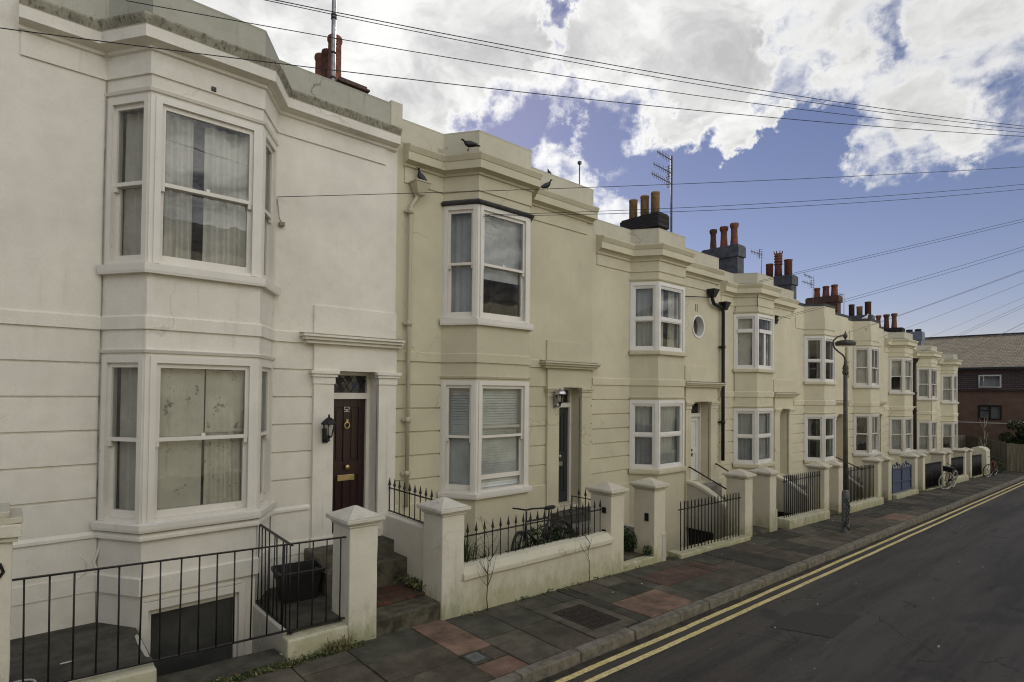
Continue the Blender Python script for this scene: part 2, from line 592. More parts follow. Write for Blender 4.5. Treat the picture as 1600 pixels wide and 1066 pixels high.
        if bevel:
            if weld:
                w = ob.modifiers.new('weld', 'WELD')
                w.merge_threshold = .0005
            b = ob.modifiers.new('bevel', 'BEVEL')
            b.width = bevel
            b.segments = seg
            b.limit_method = 'ANGLE'
            b.angle_limit = R(38)
        return ob


class Seg:
    """a vertical wall strip seen from the street, left to right; n points outward"""
    def __init__(s, a, b):
        s.a, s.b = Vector(a), Vector(b)
        d = s.b - s.a
        s.len = d.length
        s.d = d.normalized()
        s.n = Vector((s.d.y, -s.d.x))

    def pt(s, u, n, z):
        p = s.a + s.d * u + s.n * n
        return (p.x, p.y, z)


def wall_strip(mb, sg, prof, openings=(), depth=.12, u0=0.0, u1=None):
    u1 = sg.len if u1 is None else u1

    def off(z):
        for (za, oa), (zb, ob) in zip(prof, prof[1:]):
            if za <= z <= zb:
                return oa + (ob - oa) * (z - za) / max(1e-9, zb - za)
        return 0.0
    zs = sorted(set([round(z, 5) for z, _ in prof] + [round(z, 5) for o in openings for z in o[2:4] if prof[0][0] < z < prof[-1][0]]))
    us = sorted(set([u0, u1] + [u for o in openings for u in o[:2]]))
    for ua, ub in zip(us, us[1:]):
        for za, zb in zip(zs, zs[1:]):
            um, zm = (ua + ub) / 2, (za + zb) / 2
            if any(o[0] < um < o[1] and o[2] < zm < o[3] for o in openings):
                continue
            mb.face([sg.pt(ua, off(za), za), sg.pt(ub, off(za), za), sg.pt(ub, off(zb), zb), sg.pt(ua, off(zb), zb)])
    for (a, b, c, d) in openings:
        P = sg.pt
        mb.face([P(a, 0, c), P(a, 0, d), P(a, -depth, d), P(a, -depth, c)])
        mb.face([P(b, 0, d), P(b, 0, c), P(b, -depth, c), P(b, -depth, d)])
        mb.face([P(a, 0, d), P(b, 0, d), P(b, -depth, d), P(a, -depth, d)])
        mb.face([P(b, 0, c), P(a, 0, c), P(a, -depth, c), P(b, -depth, c)])


def tag(o, label=None, cat=None, group=None, kind=None):
    for k, v in (('label', label), ('category', cat), ('group', group), ('kind', kind)):
        if v:
            o[k] = v
    return o


def thing(name, label, cat, loc=(0, 0, 0), group=None, rotz=0.0, local=False):
    o = bpy.data.objects.new(name, None)
    o.empty_display_size = .3
    COL.objects.link(o)
    o.location = loc
    o.rotation_euler = (0, 0, rotz)
    ORG[o.name] = Vector() if local else Vector(loc)
    return tag(o, label, cat, group)


def struct(mb, name, mats, **kw):
    return tag(mb.build(name, mats, **kw), kind='structure')


def dup(root, loc, label, rotz=None, group=None):
    r = root.copy()
    COL.objects.link(r)
    r.location = loc
    if rotz is not None:
        r.rotation_euler = (0, 0, rotz)
    r['label'] = label
    if group:
        r['group'] = group
    for ch in list(root.children):
        c = ch.copy()
        COL.objects.link(c)
        c.parent = r
        for g in list(ch.children):
            d = g.copy()
            COL.objects.link(d)
            d.parent = c
    return r


# ------------------------------------------------------------------ windows, doors, houses
def folds(mb, sg, u0, u1, n, z0, z1, k, amp, ph=0.0, rows=5, pinch=0.0, sag=0.0):
    cols = max(6, int(k * 8))
    pts = []
    for r in range(rows + 1):
        t = r / rows
        z = z0 + (z1 - z0) * t
        row = []
        for c in range(cols + 1):
            s = c / cols
            w = 1 - pinch * (1 - abs(2 * t - 1))
            u = (u0 + u1) / 2 + (s - .5) * (u1 - u0) * w
            a = amp * (1.1 - .3 * t) * math.sin(2 * math.pi * k * s + ph + .6 * math.sin(3 * s + ph + 2 * t))
            row.append(sg.pt(u, n + a, z - sag * math.sin(math.pi * s) * t))
        pts.append(row)
    for r in range(rows):
        for c in range(cols):
            mb.face([pts[r][c], pts[r][c + 1], pts[r + 1][c + 1], pts[r + 1][c]], True)


def window(root, sg, u0, u1, z0, z1, zm, kind='sash', cur=('net',), raise_=0.0, bars=False):
    f = MB()
    pvc = kind != 'sash'
    # outer casing, proud of the bay, and box frame
    for a, b, c, d in ((u0 - .04, u0 + .02, z0, z1 + .05), (u1 - .02, u1 + .04, z0, z1 + .05), (u0 + .02, u1 - .02, z1 - .02, z1 + .05)):
        f.sbox(sg, a, b, -.118, .014, c, d)
    f.sbox(sg, u0 + .02, u1 - .02, -.118, .004, z0 - .02, z0 + .03)
    a0, a1, b0, b1 = u0 + .02, u1 - .02, z0 + .03, z1 - .02
    panes = []
    if not pvc:
        for (zb, zt, n0, n1, br, tr) in ((zm - .02, b1, -.058, -.02, .042, .05), (b0 + raise_, zm + .02 + raise_, -.104, -.064, .075, .042)):
            f.sbox(sg, a0, a0 + .038, n0, n1, zb, zt)
            f.sbox(sg, a1 - .038, a1, n0, n1, zb, zt)
            f.sbox(sg, a0 + .038, a1 - .038, n0, n1, zb, zb + br)
            f.sbox(sg, a0 + .038, a1 - .038, n0, n1, zt - tr, zt)
            panes.append((a0 + .038, a1 - .038, (n0 + n1) / 2, zb + br, zt - tr))
            if bars:
                um = (a0 + a1) / 2
                f.sbox(sg, um - .012, um + .012, n0 + .005, n1 - .002, zb + br, zt - tr)
        for ua in (a0, a1 - .045):      # sash horns
            f.sbox(sg, ua + .004, ua + .04, -.056, -.022, zm - .075, zm - .02)
        # parting beads
        f.sbox(sg, a0, a0 + .012, -.064, -.058, b0, b1)
        f.sbox(sg, a1 - .012, a1, -.064, -.058, b0, b1)
        if raise_ == 0 and a1 - a0 > .6:
            um = (a0 + a1) / 2
            f.sbox(sg, um - .02, um + .02, -.06, -.03, zm + .02, zm + .055)
    elif kind == 'pvc':
        f.sbox(sg, a0, a0 + .036, -.09, -.01, b0, b1)
        f.sbox(sg, a1 - .036, a1, -.09, -.01, b0, b1)
        f.sbox(sg, a0 + .036, a1 - .036, -.09, -.01, b0, b0 + .04)
        f.sbox(sg, a0 + .036, a1 - .036, -.09, -.01, b1 - .04, b1)
        f.sbox(sg, a0 + .036, a1 - .036, -.09, -.005, zm - .032, zm + .032)
        for zb, zt in ((b0 + .04, zm - .032), (zm + .032, b1 - .04)):
            for q in ((a0 + .036, a0 + .054, zb, zt), (a1 - .054, a1 - .036, zb, zt), (a0 + .054, a1 - .054, zb, zb + .022), (a0 + .054, a1 - .054, zt - .022, zt)):
                f.sbox(sg, q[0], q[1], -.07, -.02, q[2], q[3])
            panes.append((a0 + .05, a1 - .05, -.05, zb + .018, zt - .018))
    else:   # top light over a pair of casements
        f.sbox(sg, a0, a0 + .05, -.09, -.015, b0, b1)
        f.sbox(sg, a1 - .05, a1, -.09, -.015, b0, b1)
        f.sbox(sg, a0 + .05, a1 - .05, -.09, -.015, b0, b0 + .07)
        f.sbox(sg, a0 + .05, a1 - .05, -.09, -.015, b1 - .05, b1)
        f.sbox(sg, a0 + .05, a1 - .05, -.09, .02, zm - .05, zm + .05)
        panes.append((a0 + .05, a1 - .05, -.05, zm + .05, b1 - .05))
        if bars:
            um = (a0 + a1) / 2
            f.sbox(sg, um - .05, um + .05, -.085, -.012, b0 + .07, zm - .05)
            panes += [(a0 + .05, um - .05, -.05, b0 + .07, zm - .05), (um + .05, a1 - .05, -.05, b0 + .07, zm - .05)]
        else:
            panes.append((a0 + .05, a1 - .05, -.05, b0 + .07, zm - .05))
    w = f.build('window', M['pvc'] if pvc else M['wood'], root)
    g = MB()
    for q in panes:
        P = sg.pt
        g.face([P(q[0], q[2], q[3]), P(q[1], q[2], q[3]), P(q[1], q[2], q[4]), P(q[0], q[2], q[4])])
    g.build('pane', M['glass_new'] if pvc else M['glass'], w)
    c = MB()
    nb = -.14
    k = cur[0]
    mt, nm = 'net', 'curtain'
    wd = a1 - a0
    rnd = random.random
    if k == 'pair':            # two hung curtains with a gap
        gap = cur[1]
        folds(c, sg, a0 - .02, a0 + wd * gap - .05, nb - .03, z0 + .01, z1 - .05, 5.5 * wd * gap + 1, .028, rnd() * 6)
        folds(c, sg, a0 + wd * gap + .06, a1 + .02, nb - .03, z0 + .01, z1 - .06, 5.5 * wd * (1 - gap) + 1, .028, rnd() * 6)
        mt = 'curtain'
    elif k == 'sheet':
        folds(c, sg, a0 - .02, a0 + wd * .53, nb, zm + .02, z1 - .03, 2.2, .014, rnd() * 6, sag=.03)
        folds(c, sg, a0 + wd * .545, a1 - .02, nb, zm + .05, z1 - .03, 2.6, .014, rnd() * 6, sag=.05)
        folds(c, sg, a0 - .02, a0 + wd * .52, nb - .03, z0 + .01, zm + .06, 1.3, .012, rnd() * 6)
        folds(c, sg, a0 + wd * .545, a1 + .02, nb - .03, z0 + .01, zm + .08, 4.5, .022, rnd() * 6)
        mt = 'sheet'
    elif k == 'side':          # one drape covering most of a narrow light
        folds(c, sg, a0 + wd * cur[1], a1 + .03, nb - .02, z0 + .01, z1 - .04, 3.2, .03, rnd() * 6)
        mt = cur[2] if len(cur) > 2 else 'curtain'
    elif k == 'net':
        folds(c, sg, a0 - .02, a1 + .02, nb - .02, z0 + .01, z1 - .02, 6 * wd + 2, .012, rnd() * 6)
    elif k == 'blind':
        zlow = z0 + .01 if len(cur) < 2 else z1 - (z1 - z0) * cur[1]
        n = int((z1 - zlow) / .042)
        for i in range(n):
            z = z1 - .04 - i * .042
            P = sg.pt
            c.face([P(a0 - .01, nb + .012, z - .018), P(a1 + .01, nb + .012, z - .018), P(a1 + .01, nb - .012, z + .022), P(a0 - .01, nb - .012, z + .022)])
        mt, nm = 'blind', 'slat_blind'
    elif k == 'roller':
        P = sg.pt
        zl = z1 - (z1 - z0) * cur[1]
        c.hexa([P(a0 - .01, nb - .01, zl), P(a1 + .01, nb - .01, zl), P(a1 + .01, nb - .014, zl), P(a0 - .01, nb - .014, zl),
                P(a0 - .01, nb - .01, z1), P(a1 + .01, nb - .01, z1), P(a1 + .01, nb - .014, z1), P(a0 - .01, nb - .014, z1)])
        mt, nm = cur[2] if len(cur) > 2 else 'blind', 'roller_blind'
    elif k == 'edges':         # open curtains to either side of a dark room
        folds(c, sg, a0 - .03, a0 + wd * cur[1], nb - .05, z0 + .01, z1 - .04, 2.5, .03, rnd() * 6)
        folds(c, sg, a1 - wd * cur[1] * .8, a1 + .03, nb - .05, z0 + .01, z1 - .04, 2.2, .03, rnd() * 6)
        mt = cur[2] if len(cur) > 2 else 'curtain'
    if c.v:
        c.build(nm, M[mt], w)
    return w


TALL = dict(pan=2.70, head=2.49, usill=.70, usb=.59, um=1.565, lhead=-.28, lsill=-2.03, lsb=-2.12, lm=-1.165, par=3.655, plin=-2.17,
            rust=[-.36, -.72, -1.08, -1.44, -1.80], cor=[(0, 2.93), (.05, 2.95), (.05, 2.985), (.085, 3.0), (.155, 3.01), (.155, 3.135), (.165, 3.14), (.20, 3.215), (.20, 3.235), (0, 3.30)])
SHORT = dict(pan=2.45, head=2.23, usill=.76, usb=.67, um=1.44, lhead=-.31, lsill=-1.78, lsb=-1.88, lm=-1.05, par=3.38, plin=-2.1,
             rust=[-.30, -.60, -.90, -1.20, -1.50, -1.80], cor=[(0, 2.66), (.05, 2.68), (.05, 2.72), (.09, 2.76), (.155, 2.77), (.155, 2.90), (.165, 2.905), (.21, 2.985), (.21, 3.01), (0, 3.06)])
DP = .5


def house(i, label, X0, X1, S, rl, fw, door, T, kinds=('sash', 'sash'), curs=None, dmat='door_white', cornice=True, bars=False, zt=-2.66, group='terrace of rendered houses along the street',
          number=None, fan='plain', raised=0.0, over=None, round_=None):
    T = dict(T)
    T.update(over or {})
    h = thing('terrace_house', label, 'house', ((X0 + X1) / 2, 0, zg((X0 + X1) / 2)), group)
    W = M['wall%d' % i]
    fl, fr = rl + .33, rl + .33 + fw
    rr = fr + .33
    zb = zg(X1) - 1.6
    zp = S + T['par']
    segL, segC1, segF, segC2, segR = Seg((X0, 0), (rl, 0)), Seg((rl, 0), (fl, -DP)), Seg((fl, -DP), (fr, -DP)), Seg((fr, -DP), (rr, 0)), Seg((rr, 0), (X1, 0))
    # facade profile with V-joints
    zpl = S + T['plin']
    fac = [(zb, .022), (zpl, .022), (zpl + .012, 0)]
    for z in sorted(S + q for q in T['rust']):
        if z > zpl + .05:
            fac += [(z - .015, 0), (z - .004, -.026), (z + .004, -.026), (z + .015, 0)]
    fac += [(S - .001, 0), (zp, 0)]
    plain = [(zb, .0), (zp, 0)]
    fi = [.085 if k == 'sash' else .05 for k in kinds]
    ops_f = [(fi[0], fw - fi[0], S + T['lsill'], S + T['lhead'] - .05), (fi[1], fw - fi[1], S + T['usill'], S + T['head'] - .05)]
    cl = segC1.len
    ops_c = [((.075 if k == 'sash' else .05), cl - (.06 if k == 'sash' else .045), o[2], o[3]) for k, o in zip(kinds, ops_f)]
    ops_c2 = [(cl - o[1], cl - o[0], o[2], o[3]) for o in ops_c]
    pl0, d0, d1, pr1 = door
    zth, zli = S + zt, S - .36
    w = MB()
    wall_strip(w, segL, fac)
    opr = [(d0 - rr, d1 - rr, zth, zli)]
    if round_:
        xc, zc, r_ = round_
        opr.append((xc - r_ - rr, xc + r_ - rr, zc - r_, zc + r_))
        K = 40
        for k in range(K):
            a0, a1 = 2 * math.pi * k / K, 2 * math.pi * (k + 1) / K
            sq = lambda a: r_ / max(abs(math.cos(a)), abs(math.sin(a)))
            A, B = (math.cos(a0), math.sin(a0)), (math.cos(a1), math.sin(a1))
            s0, s1 = sq(a0), sq(a1)
            w.face([(xc + A[0] * s0, -.0005, zc + A[1] * s0), (xc + A[0] * r_, -.0005, zc + A[1] * r_), (xc + B[0] * r_, -.0005, zc + B[1] * r_), (xc + B[0] * s1, -.0005, zc + B[1] * s1)])
    wall_strip(w, segR, fac, opr, .30)
    # end return so the house is a closed body
    w.box(X0 + .005, X0 + .02, .006, .3, zb, zp - .02)
    w.build('wall', W, h)
    b = MB()

    def bay(sg, ops):
        i0 = len(b.f)
        pr = [(zb, 0), (S + T['lsill'], 0), (S + T['lhead'], 0), (S + T['usill'], 0), (S + T['head'], 0), (zp, 0)]
        wall_strip(b, sg, pr, ops, .12)
        for k in range(i0, len(b.f)):
            zs = [b.v[q][2] for q in b.f[k]]
            zc = sum(zs) / len(zs)
            if S + T['lsill'] - .01 < zc < S + T['lhead'] + .01 or S + T['usill'] - .01 < zc < S + T['head'] + .01:
                b.m[k] = 1
    ops_b = list(ops_f)
    if i == 1:
        ops_b.append((.06, fw - .16, -3.62, -2.30))
    bay(segC1, ops_c)
    bay(segF, ops_b)
    bay(segC2, ops_c2)
    b.build('bay', [W, M['wood'] if 'sash' in kinds else M['pvc']], h)
    plan = [(X0, 0), (rl, 0), (fl, -DP), (fr, -DP), (rr, 0), (X1, 0)]
    bayplan = plan[1:5]
    # parapet top and back
    p = MB()
    p.sweep(plan, [(.006, S + (T['cor'][-1][1] if cornice else T['par'] - .09)), (.007, zp - .03), (.014, zp), (-.24, zp + .012), (-.24, zp - .75)], caps=False)
    p.face([(X0 + .0, 0, zp), (X0, .24, zp), (X0, .24, zp - .8), (X0, 0, zp - .8)])
    p.face([(X1, .24, zp), (X1, 0, zp), (X1, 0, zp - .8), (X1, .24, zp - .8)])
    p.build('parapet', M['parapet1'] if i == 1 else M['parapet'] if cornice else M['lead'], h)
    s = MB()
    # string course, broken at the door surround
    sp = [(0, S + .0), (.024, S + .004), (.024, S + .135), (.012, S + .15), (0, S + .152)]
    s.sweep(plan[:5] + [(pl0, 0)], sp)
    s.build('string_course', W, h)
    s = MB()
    s.sweep([(pr1, 0), (X1, 0)], sp)
    s.build('string_course', W, h)
    fz = MB()
    zc0 = S + (T['cor'][0][1] if cornice else T['pan'] + .36)
    ce = X0 + (.12 if i != 1 else .55)
    fz.sweep([(ce, 0)] + plan[1:5] + [(X1 - .2, 0)], [(0, S + T['pan']), (.02, S + T['pan'] + .003), (.02, zc0 + .02), (0, zc0 + .02)])
    fz.build('frieze', W, h)
    if cornice:
        c = MB()
        n = len(T['cor']) - 1
        c.sweep([(ce - .02, 0)] + plan[1:5] + [(X1 - .04, 0)], [(o, S + z) for o, z in T['cor']], mats=[0] * (n - 3) + [1, 1, 1] if i == 1 else [0] * (n - 2) + [0, 1])
        c.build('cornice', [W, M['lichen']], h)
    for a, bb, nm in ((T['usb'], T['usill'], 'u'), (T['lsb'], T['lsill'], 'l')):
        q = MB()
        q.sweep(bayplan, [(0, S + a), (.062, S + a), (.068, S + a + .03), (.068, S + bb - .012), (.0, S + bb + .004), (-.10, S + bb + .004)], caps=False)
        q.build('window_sill', M['wood'] if 'sash' in kinds else W, h)
    for z in (T['head'], T['lhead']):
        hd = MB()
        hd.sweep(bayplan, [(0, S + z + .03), (.02, S + z + .035), (.032, S + z + .065), (0, S + z + .075)])
        hd.build('window_head', W if i != 1 else M['wood'], h)
    if i == 2:
        z = T['head']
        m1 = MB()
        m1.sweep(bayplan, [(0, S + z + .0), (.06, S + z + .02), (.07, S + z + .045), (.0, S + z + .09)])
        m1.build('lead_flashing', M['lead'], h)
    # windows
    for lvl, (z0, z1, zm) in enumerate(((S + T['lsill'] + .004, S + T['lhead'] - .05, S + T['lm']), (S + T['usill'] + .004, S + T['head'] - .05, S + T['um']))):
        k = kinds[lvl]
        for sg, ops, ci in ((segC1, ops_c, 0), (segF, ops_f, 1), (segC2, ops_c2, 2)):
            o = ops[lvl]
            window(h, sg, o[0], o[1], z0, z1, zm, k, curs[lvl][ci], raised if (lvl == 0 and ci == 1) else 0.0, bars=(bars if k == 'sash' else ci == 1) and not (k == 'sash' and ci != 1))
    # door set
    dd = .29
    fm = MB()
    fm.box(d0, d0 + .05, dd - .07, dd, zth, zli)
    fm.box(d1 - .05, d1, dd - .07, dd, zth, zli)
    fm.box(d0 + .05, d1 - .05, dd - .07, dd, zli - .05, zli)
    fm.box(d0 + .05, d1 - .05, dd - .08, dd, S - .75, S - .66)
    fm.build('door_frame', M['wood'], h, .004)
    dw = MB()
    x0, x1, z0, z1 = d0 + .05, d1 - .05, zth + .01, S - .75
    ww, hh = x1 - x0, z1 - z0
    dw.box(x0, x1, dd, dd + .04, z0, z1)
    st = .1
    rails = [(z0, z0 + .2), (z0 + hh * .42, z0 + hh * .52), (z1 - .12, z1)]
    for a, bb in ((x0, x0 + st), (x1 - st, x1), (x0 + ww / 2 - .045, x0 + ww / 2 + .045)):
        dw.box(a, bb, dd - .02, dd, z0, z1)
    for a, bb in rails:
        dw.box(x0 + st, x0 + ww / 2 - .045, dd - .02, dd, a, bb)
        dw.box(x0 + ww / 2 + .045, x1 - st, dd - .02, dd, a, bb)
    for ua, ub in ((x0 + st, x0 + ww / 2 - .045), (x0 + ww / 2 + .045, x1 - st)):
        for za, zz in ((rails[0][1], rails[1][0]), (rails[1][1], rails[2][0])):
            dw.box(ua + .035, ub - .035, dd - .014, dd, za + .04, zz - .04)
    dr = dw.build('door', M[dmat], h, .004)
    if number is not None or i <= 4:
        xm = x0 + ww * .5
        fit = M['brass'] if i == 1 else M['steel'] if i == 2 else M['iron']
        q = MB()
        q.box(xm - .13, xm + .13, dd - .032, dd - .018, z0 + hh * .38, z0 + hh * .38 + .085)
        q.build('letterbox', fit, dr, .004)
        q = MB()
        q.lathe([(.012, 0), (.012, .03), (.03, .04), (.036, .055), (.028, .072), (.001, .076)], (0, 0, 0), 14)
        q.v = [(xm + v[0], dd - .018 - v[2], z0 + hh * .485 + v[1]) for v in q.v]
        q.build('knob', fit, dr)
        if i == 1:
            q = MB()
            zk = z0 + hh * .80
            q.tube([(xm + .038 * math.cos(a), dd - .04, zk + .045 * math.sin(a)) for a in [k * math.pi / 8 for k in range(17)]], .011, 6, False)
            q.box(xm - .015, xm + .015, dd - .05, dd - .018, zk + .03, zk + .085)
            q.build('knocker', fit, dr)
            segs = {'5': 'abdfg'.replace('b', 'b'), '2': 'acdeg'}
            # numerals drawn with short strokes: a top, b upper left, c upper right, d middle, e lower left, f lower right, g bottom
            q = MB()
            for n, ch in enumerate('52'):
                xx, zz, cw, chh = xm - .042 + n * .048, z0 + hh * .905, .034, .062
                L = {'a': ((0, chh), (cw, chh)), 'b': ((0, chh / 2), (0, chh)), 'c': ((cw, chh / 2), (cw, chh)), 'd': ((0, chh / 2), (cw, chh / 2)),
                     'e': ((0, 0), (0, chh / 2)), 'f': ((cw, 0), (cw, chh / 2)), 'g': ((0, 0), (cw, 0))}
                for sgm in segs[ch]:
                    (ua, va), (ub, vb) = L[sgm]
                    q.bar((xx + ua, dd - .024, zz + va), (xx + ub, dd - .024, zz + vb), .008)
            q.build('door_number', M['steel'], dr)
    g = MB()
    g.face([(d0 + .05, dd - .02, S - .66), (d1 - .05, dd - .02, S - .66), (d1 - .05, dd - .02, zli - .05), (d0 + .05, dd - .02, zli - .05)])
    fo = g.build('fanlight', M['glass'], h)
    if fan == 'diamond':
        q = MB()
        fw_, fh = d1 - d0 - .1, zli - .05 - (S - .66)
        for k in range(-3, 9):
            for sgn in (1, -1):
                xa = d0 + .05 + k * .115
                pts = []
                for t in range(0, 41):
                    zz = t / 40 * fh
                    xx = xa + sgn * zz * .62
                    if d0 + .05 <= xx <= d1 - .05:
                        pts.append((xx, dd - .026, S - .66 + zz))
                if len(pts) > 2:
                    q.tube([pts[0], pts[-1]], .0045, 4, False)
        q.build('lead_came', M['lead'], fo)
        q = MB()
        for cx, cz, m in ((.17, .20, 0), (.42, .12, 1), (.30, .27, 0), (.08, .09, 0), (.50, .22, 0), (.20, .06, 0)):
            x, z = d0 + .05 + cx, S - .66 + cz * fh / .3
            q.cur = m
            q.face([(x, dd - .022, z - .085), (x + .055, dd - .022, z), (x, dd - .022, z + .085), (x - .055, dd - .022, z)])
        q.build('stained_glass', [M['blackplastic'], M['bluegate']], fo)
    for a, bb in ((pl0, d0), (d1, pr1)):
        q = MB()
        q.box(a, bb, -.055, .02, zth - .35, S - .54)
        q.box(a - .015, bb + .015, -.07, .02, zth - .36, zth + .06)
        q.box(a - .012, bb + .012, -.07, .02, S - .54, S - .445)
        q.box(a - .035, bb + .035, -.092, .02, S - .445, S - .405)
        q.box(a - .055, bb + .055, -.112, .02, S - .405, S - .36)
        q.build('pilaster', W, h, .005)
    q = MB()
    q.box(pl0, pr1, -.052, .015, S - .36, S + .005)
    q.box(pl0, pr1, -.03, .015, S + .14, S + .52)
    for z0_, z1_, pj in ((.0, .045, .12), (.045, .085, .165), (.085, .112, .20)):
        q.box(pl0 - pj, min(pr1 + pj, X1 + .06), -pj, .01, S + z0_, S + z1_)
    q.cur = 1
    q.hexa([(pl0 - .19, -.19, S + .112), (min(pr1 + .19, X1 + .05), -.19, S + .112), (min(pr1 + .19, X1 + .05), 0, S + .112), (pl0 - .19, 0, S + .112),
            (pl0 - .19, -.19, S + .118), (min(pr1 + .19, X1 + .05), -.19, S + .118), (min(pr1 + .19, X1 + .05), 0, S + .15), (pl0 - .19, 0, S + .15)])
    q.build('door_hood', [W, M['lichen']], h, .004)
    # body behind: inner room walls, roof
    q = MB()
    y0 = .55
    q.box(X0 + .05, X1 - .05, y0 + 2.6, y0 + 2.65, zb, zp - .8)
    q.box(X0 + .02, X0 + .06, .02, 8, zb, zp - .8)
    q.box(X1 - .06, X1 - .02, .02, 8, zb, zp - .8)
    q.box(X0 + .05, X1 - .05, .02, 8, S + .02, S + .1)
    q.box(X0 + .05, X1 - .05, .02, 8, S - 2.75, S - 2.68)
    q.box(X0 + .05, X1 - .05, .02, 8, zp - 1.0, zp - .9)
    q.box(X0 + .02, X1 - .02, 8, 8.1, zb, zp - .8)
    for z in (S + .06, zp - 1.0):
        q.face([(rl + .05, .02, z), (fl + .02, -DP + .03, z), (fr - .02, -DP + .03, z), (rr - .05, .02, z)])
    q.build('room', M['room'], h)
    q = MB()
    q.face([(X0, .2, zp - .7), (X1, .2, zp - .7), (X1, 4, zp + .25), (X0, 4, zp + .25)])
    q.face([(X0, 4, zp + .25), (X1, 4, zp + .25), (X1, 8.1, zp - .8), (X0, 8.1, zp - .8)])
    q.face([(X0, .2, zp - .7), (X0, 4, zp + .25), (X0, 8.1, zp - .8)])
    q.face([(X1, 8.1, zp - .8), (X1, 4, zp + .25), (X1, .2, zp - .7)])
    # flat top of the bay behind its parapet
    q.face([(rl, .2, zp - .7), (fl, -DP + .1, zp - .7), (fr, -DP + .1, zp - .7), (rr, .2, zp - .7)])
    q.build('roof', M['slate'], h)
    return h


def pot(parent, x, y, z, hgt, r, mat, style=0):
    q = MB()
    if style == 0:      # plain tapered with a rolled rim
        pr = [(r * 1.12, 0), (r * 1.05, .05), (r * .92, hgt * .55), (r * .88, hgt - .09), (r * 1.02, hgt - .075), (r * 1.04, hgt - .02), (r * .98, hgt), (r * .75, hgt), (r * .72, hgt - .15)]
    elif style == 1:    # waisted with flared cap
        pr = [(r * 1.1, 0), (r * .98, .08), (r * .8, hgt * .6), (r * .8, hgt - .16), (r * 1.0, hgt - .13), (r * 1.12, hgt - .05), (r * 1.12, hgt), (r * .7, hgt), (r * .7, hgt - .1)]
    elif style == 2:    # banded crown
        pr = [(r * 1.1, 0), (r * .95, hgt * .45), (r * .95, hgt * .5)]
        for k in range(4):
            z0 = hgt * (.5 + k * .11)
            pr += [(r * 1.15, z0), (r * 1.15, z0 + hgt * .06), (r * .95, z0 + hgt * .065), (r * .95, z0 + hgt * .105)]
        pr += [(r * 1.1, hgt * .94), (r * .7, hgt * .94), (r * .65, hgt * .8)]
    else:               # straight drum
        pr = [(r, 0), (r, hgt - .05), (r * 1.1, hgt - .04), (r * 1.1, hgt), (r * .7, hgt), (r * .7, hgt - .1)]
    q.lathe(pr, (x, y, z), 14)
    if style == 2:
        for k in range(8):
            a = k * math.pi / 4
            q.bar((x + r * math.cos(a), y + r * math.sin(a), z + hgt * .92), (x + r * 1.25 * math.cos(a), y + r * 1.25 * math.sin(a), z + hgt * 1.03), .03)
    q.cur = 0
    return q.build('chimney_pot', M[mat], parent)


def chimney(h, x0, x1, y0, y1, z0, z1, mat, pots, cap=(.05, .16)):
    q = MB()
    q.box(x0, x1, y0, y1, z0, z1 - cap[1])
    q.box(x0 - cap[0], x1 + cap[0], y0 - cap[0], y1 + cap[0], z1 - cap[1], z1 - .05)
    q.box(x0 - cap[0] * .4, x1 + cap[0] * .4, y0 - cap[0] * .4, y1 + cap[0] * .4, z1 - .05, z1)
    c = q.build('chimney', M[mat], h, .012)
    for (y, hg, r, m, stl) in pots:
        f = MB()
        pot(c, (x0 + x1) / 2, y, z1 - .02, hg, r, m, stl)
    return c


def pipe(h, pts, r, mat, hopper=None, brackets=()):
    q = MB()
    q.tube(pts, r, 10)
    for (x, y, z) in brackets:
        q.lathe([(r * 1.35, -.04), (r * 1.35, .04)], (x, y, z), 10)
        q.box(x - r * 2.4, x + r * 2.4, y + r * .4, y + r * 1.6, z - .018, z + .018)
    d = q.build('drainpipe', M[mat], h)
    for hp in (hopper or []):
        x, y, z = hp
        k = MB()
        k.hexa([(x - .06, y - .06, z - .1), (x + .06, y - .06, z - .1), (x + .06, y + .06, z - .1), (x - .06, y + .06, z - .1),
                (x - .13, y - .12, z + .08), (x + .13, y - .12, z + .08), (x + .13, y + .08, z + .08), (x - .13, y + .08, z + .08)])
        k.box(x - .14, x + .14, y - .13, y + .085, z + .08, z + .105)
        k.build('hopper', M[mat], d, .006)
    return d


# ------------------------------------------------------------------ the terrace
HS = {}
N3 = [('net',), ('net',), ('net',)]
HS[1] = house(1, 'large white rendered house nearest the camera with maroon door and curtained bay windows', -.5, 4.33, .61, .763, 1.14,
              (3.085, 3.37, 4.05, 4.335), TALL, curs=[[('side', .06, 'curtain'), ('sheet',), ('net',)], [('side', .05, 'curtain'), ('pair', .42), ('side', .1, 'curtain')]],
              dmat='door_red', zt=-2.66, fan='diamond')
HS[2] = house(2, 'yellow-cream house with slate blue door, pale downpipe and pigeons on its cornice', 4.33, 8.83, .437, 5.16, 1.12,
              (7.52, 7.83, 8.47, 8.74), TALL, curs=[[('blind',), ('blind',), ('blind',)], [('net',), ('roller', .62, 'net'), ('net',)]],
              dmat='door_blue', zt=-2.62, raised=.15)
HS[3] = house(3, 'cream house with small round window above its white front door', 8.83, 13.86, .14, 10.07, 1.02,
              (12.24, 12.47, 13.40, 13.72), SHORT, ('pvc', 'pvc'), [[('net',), ('net',), ('net',)], [('net',), ('edges', .42, 'sheet'), ('net',)]], 'door_white', zt=-2.38, round_=(12.86, 1.65, .255))
HS[4] = house(4, 'cream house right of the black downpipe with twin casements in its upper bay', 13.86, 18.53, -.10, 14.65, .97,
              (17.09, 17.42, 18.1, 18.4), SHORT, ('pvc', 'case4'), [[('net',), ('net',), ('net',)], [('roller', .98, 'sheet'), ('edges', .1, 'net'), ('net',)]], 'door_white',
              bars=True, zt=-2.38, over=dict(um=1.78, par=3.33))
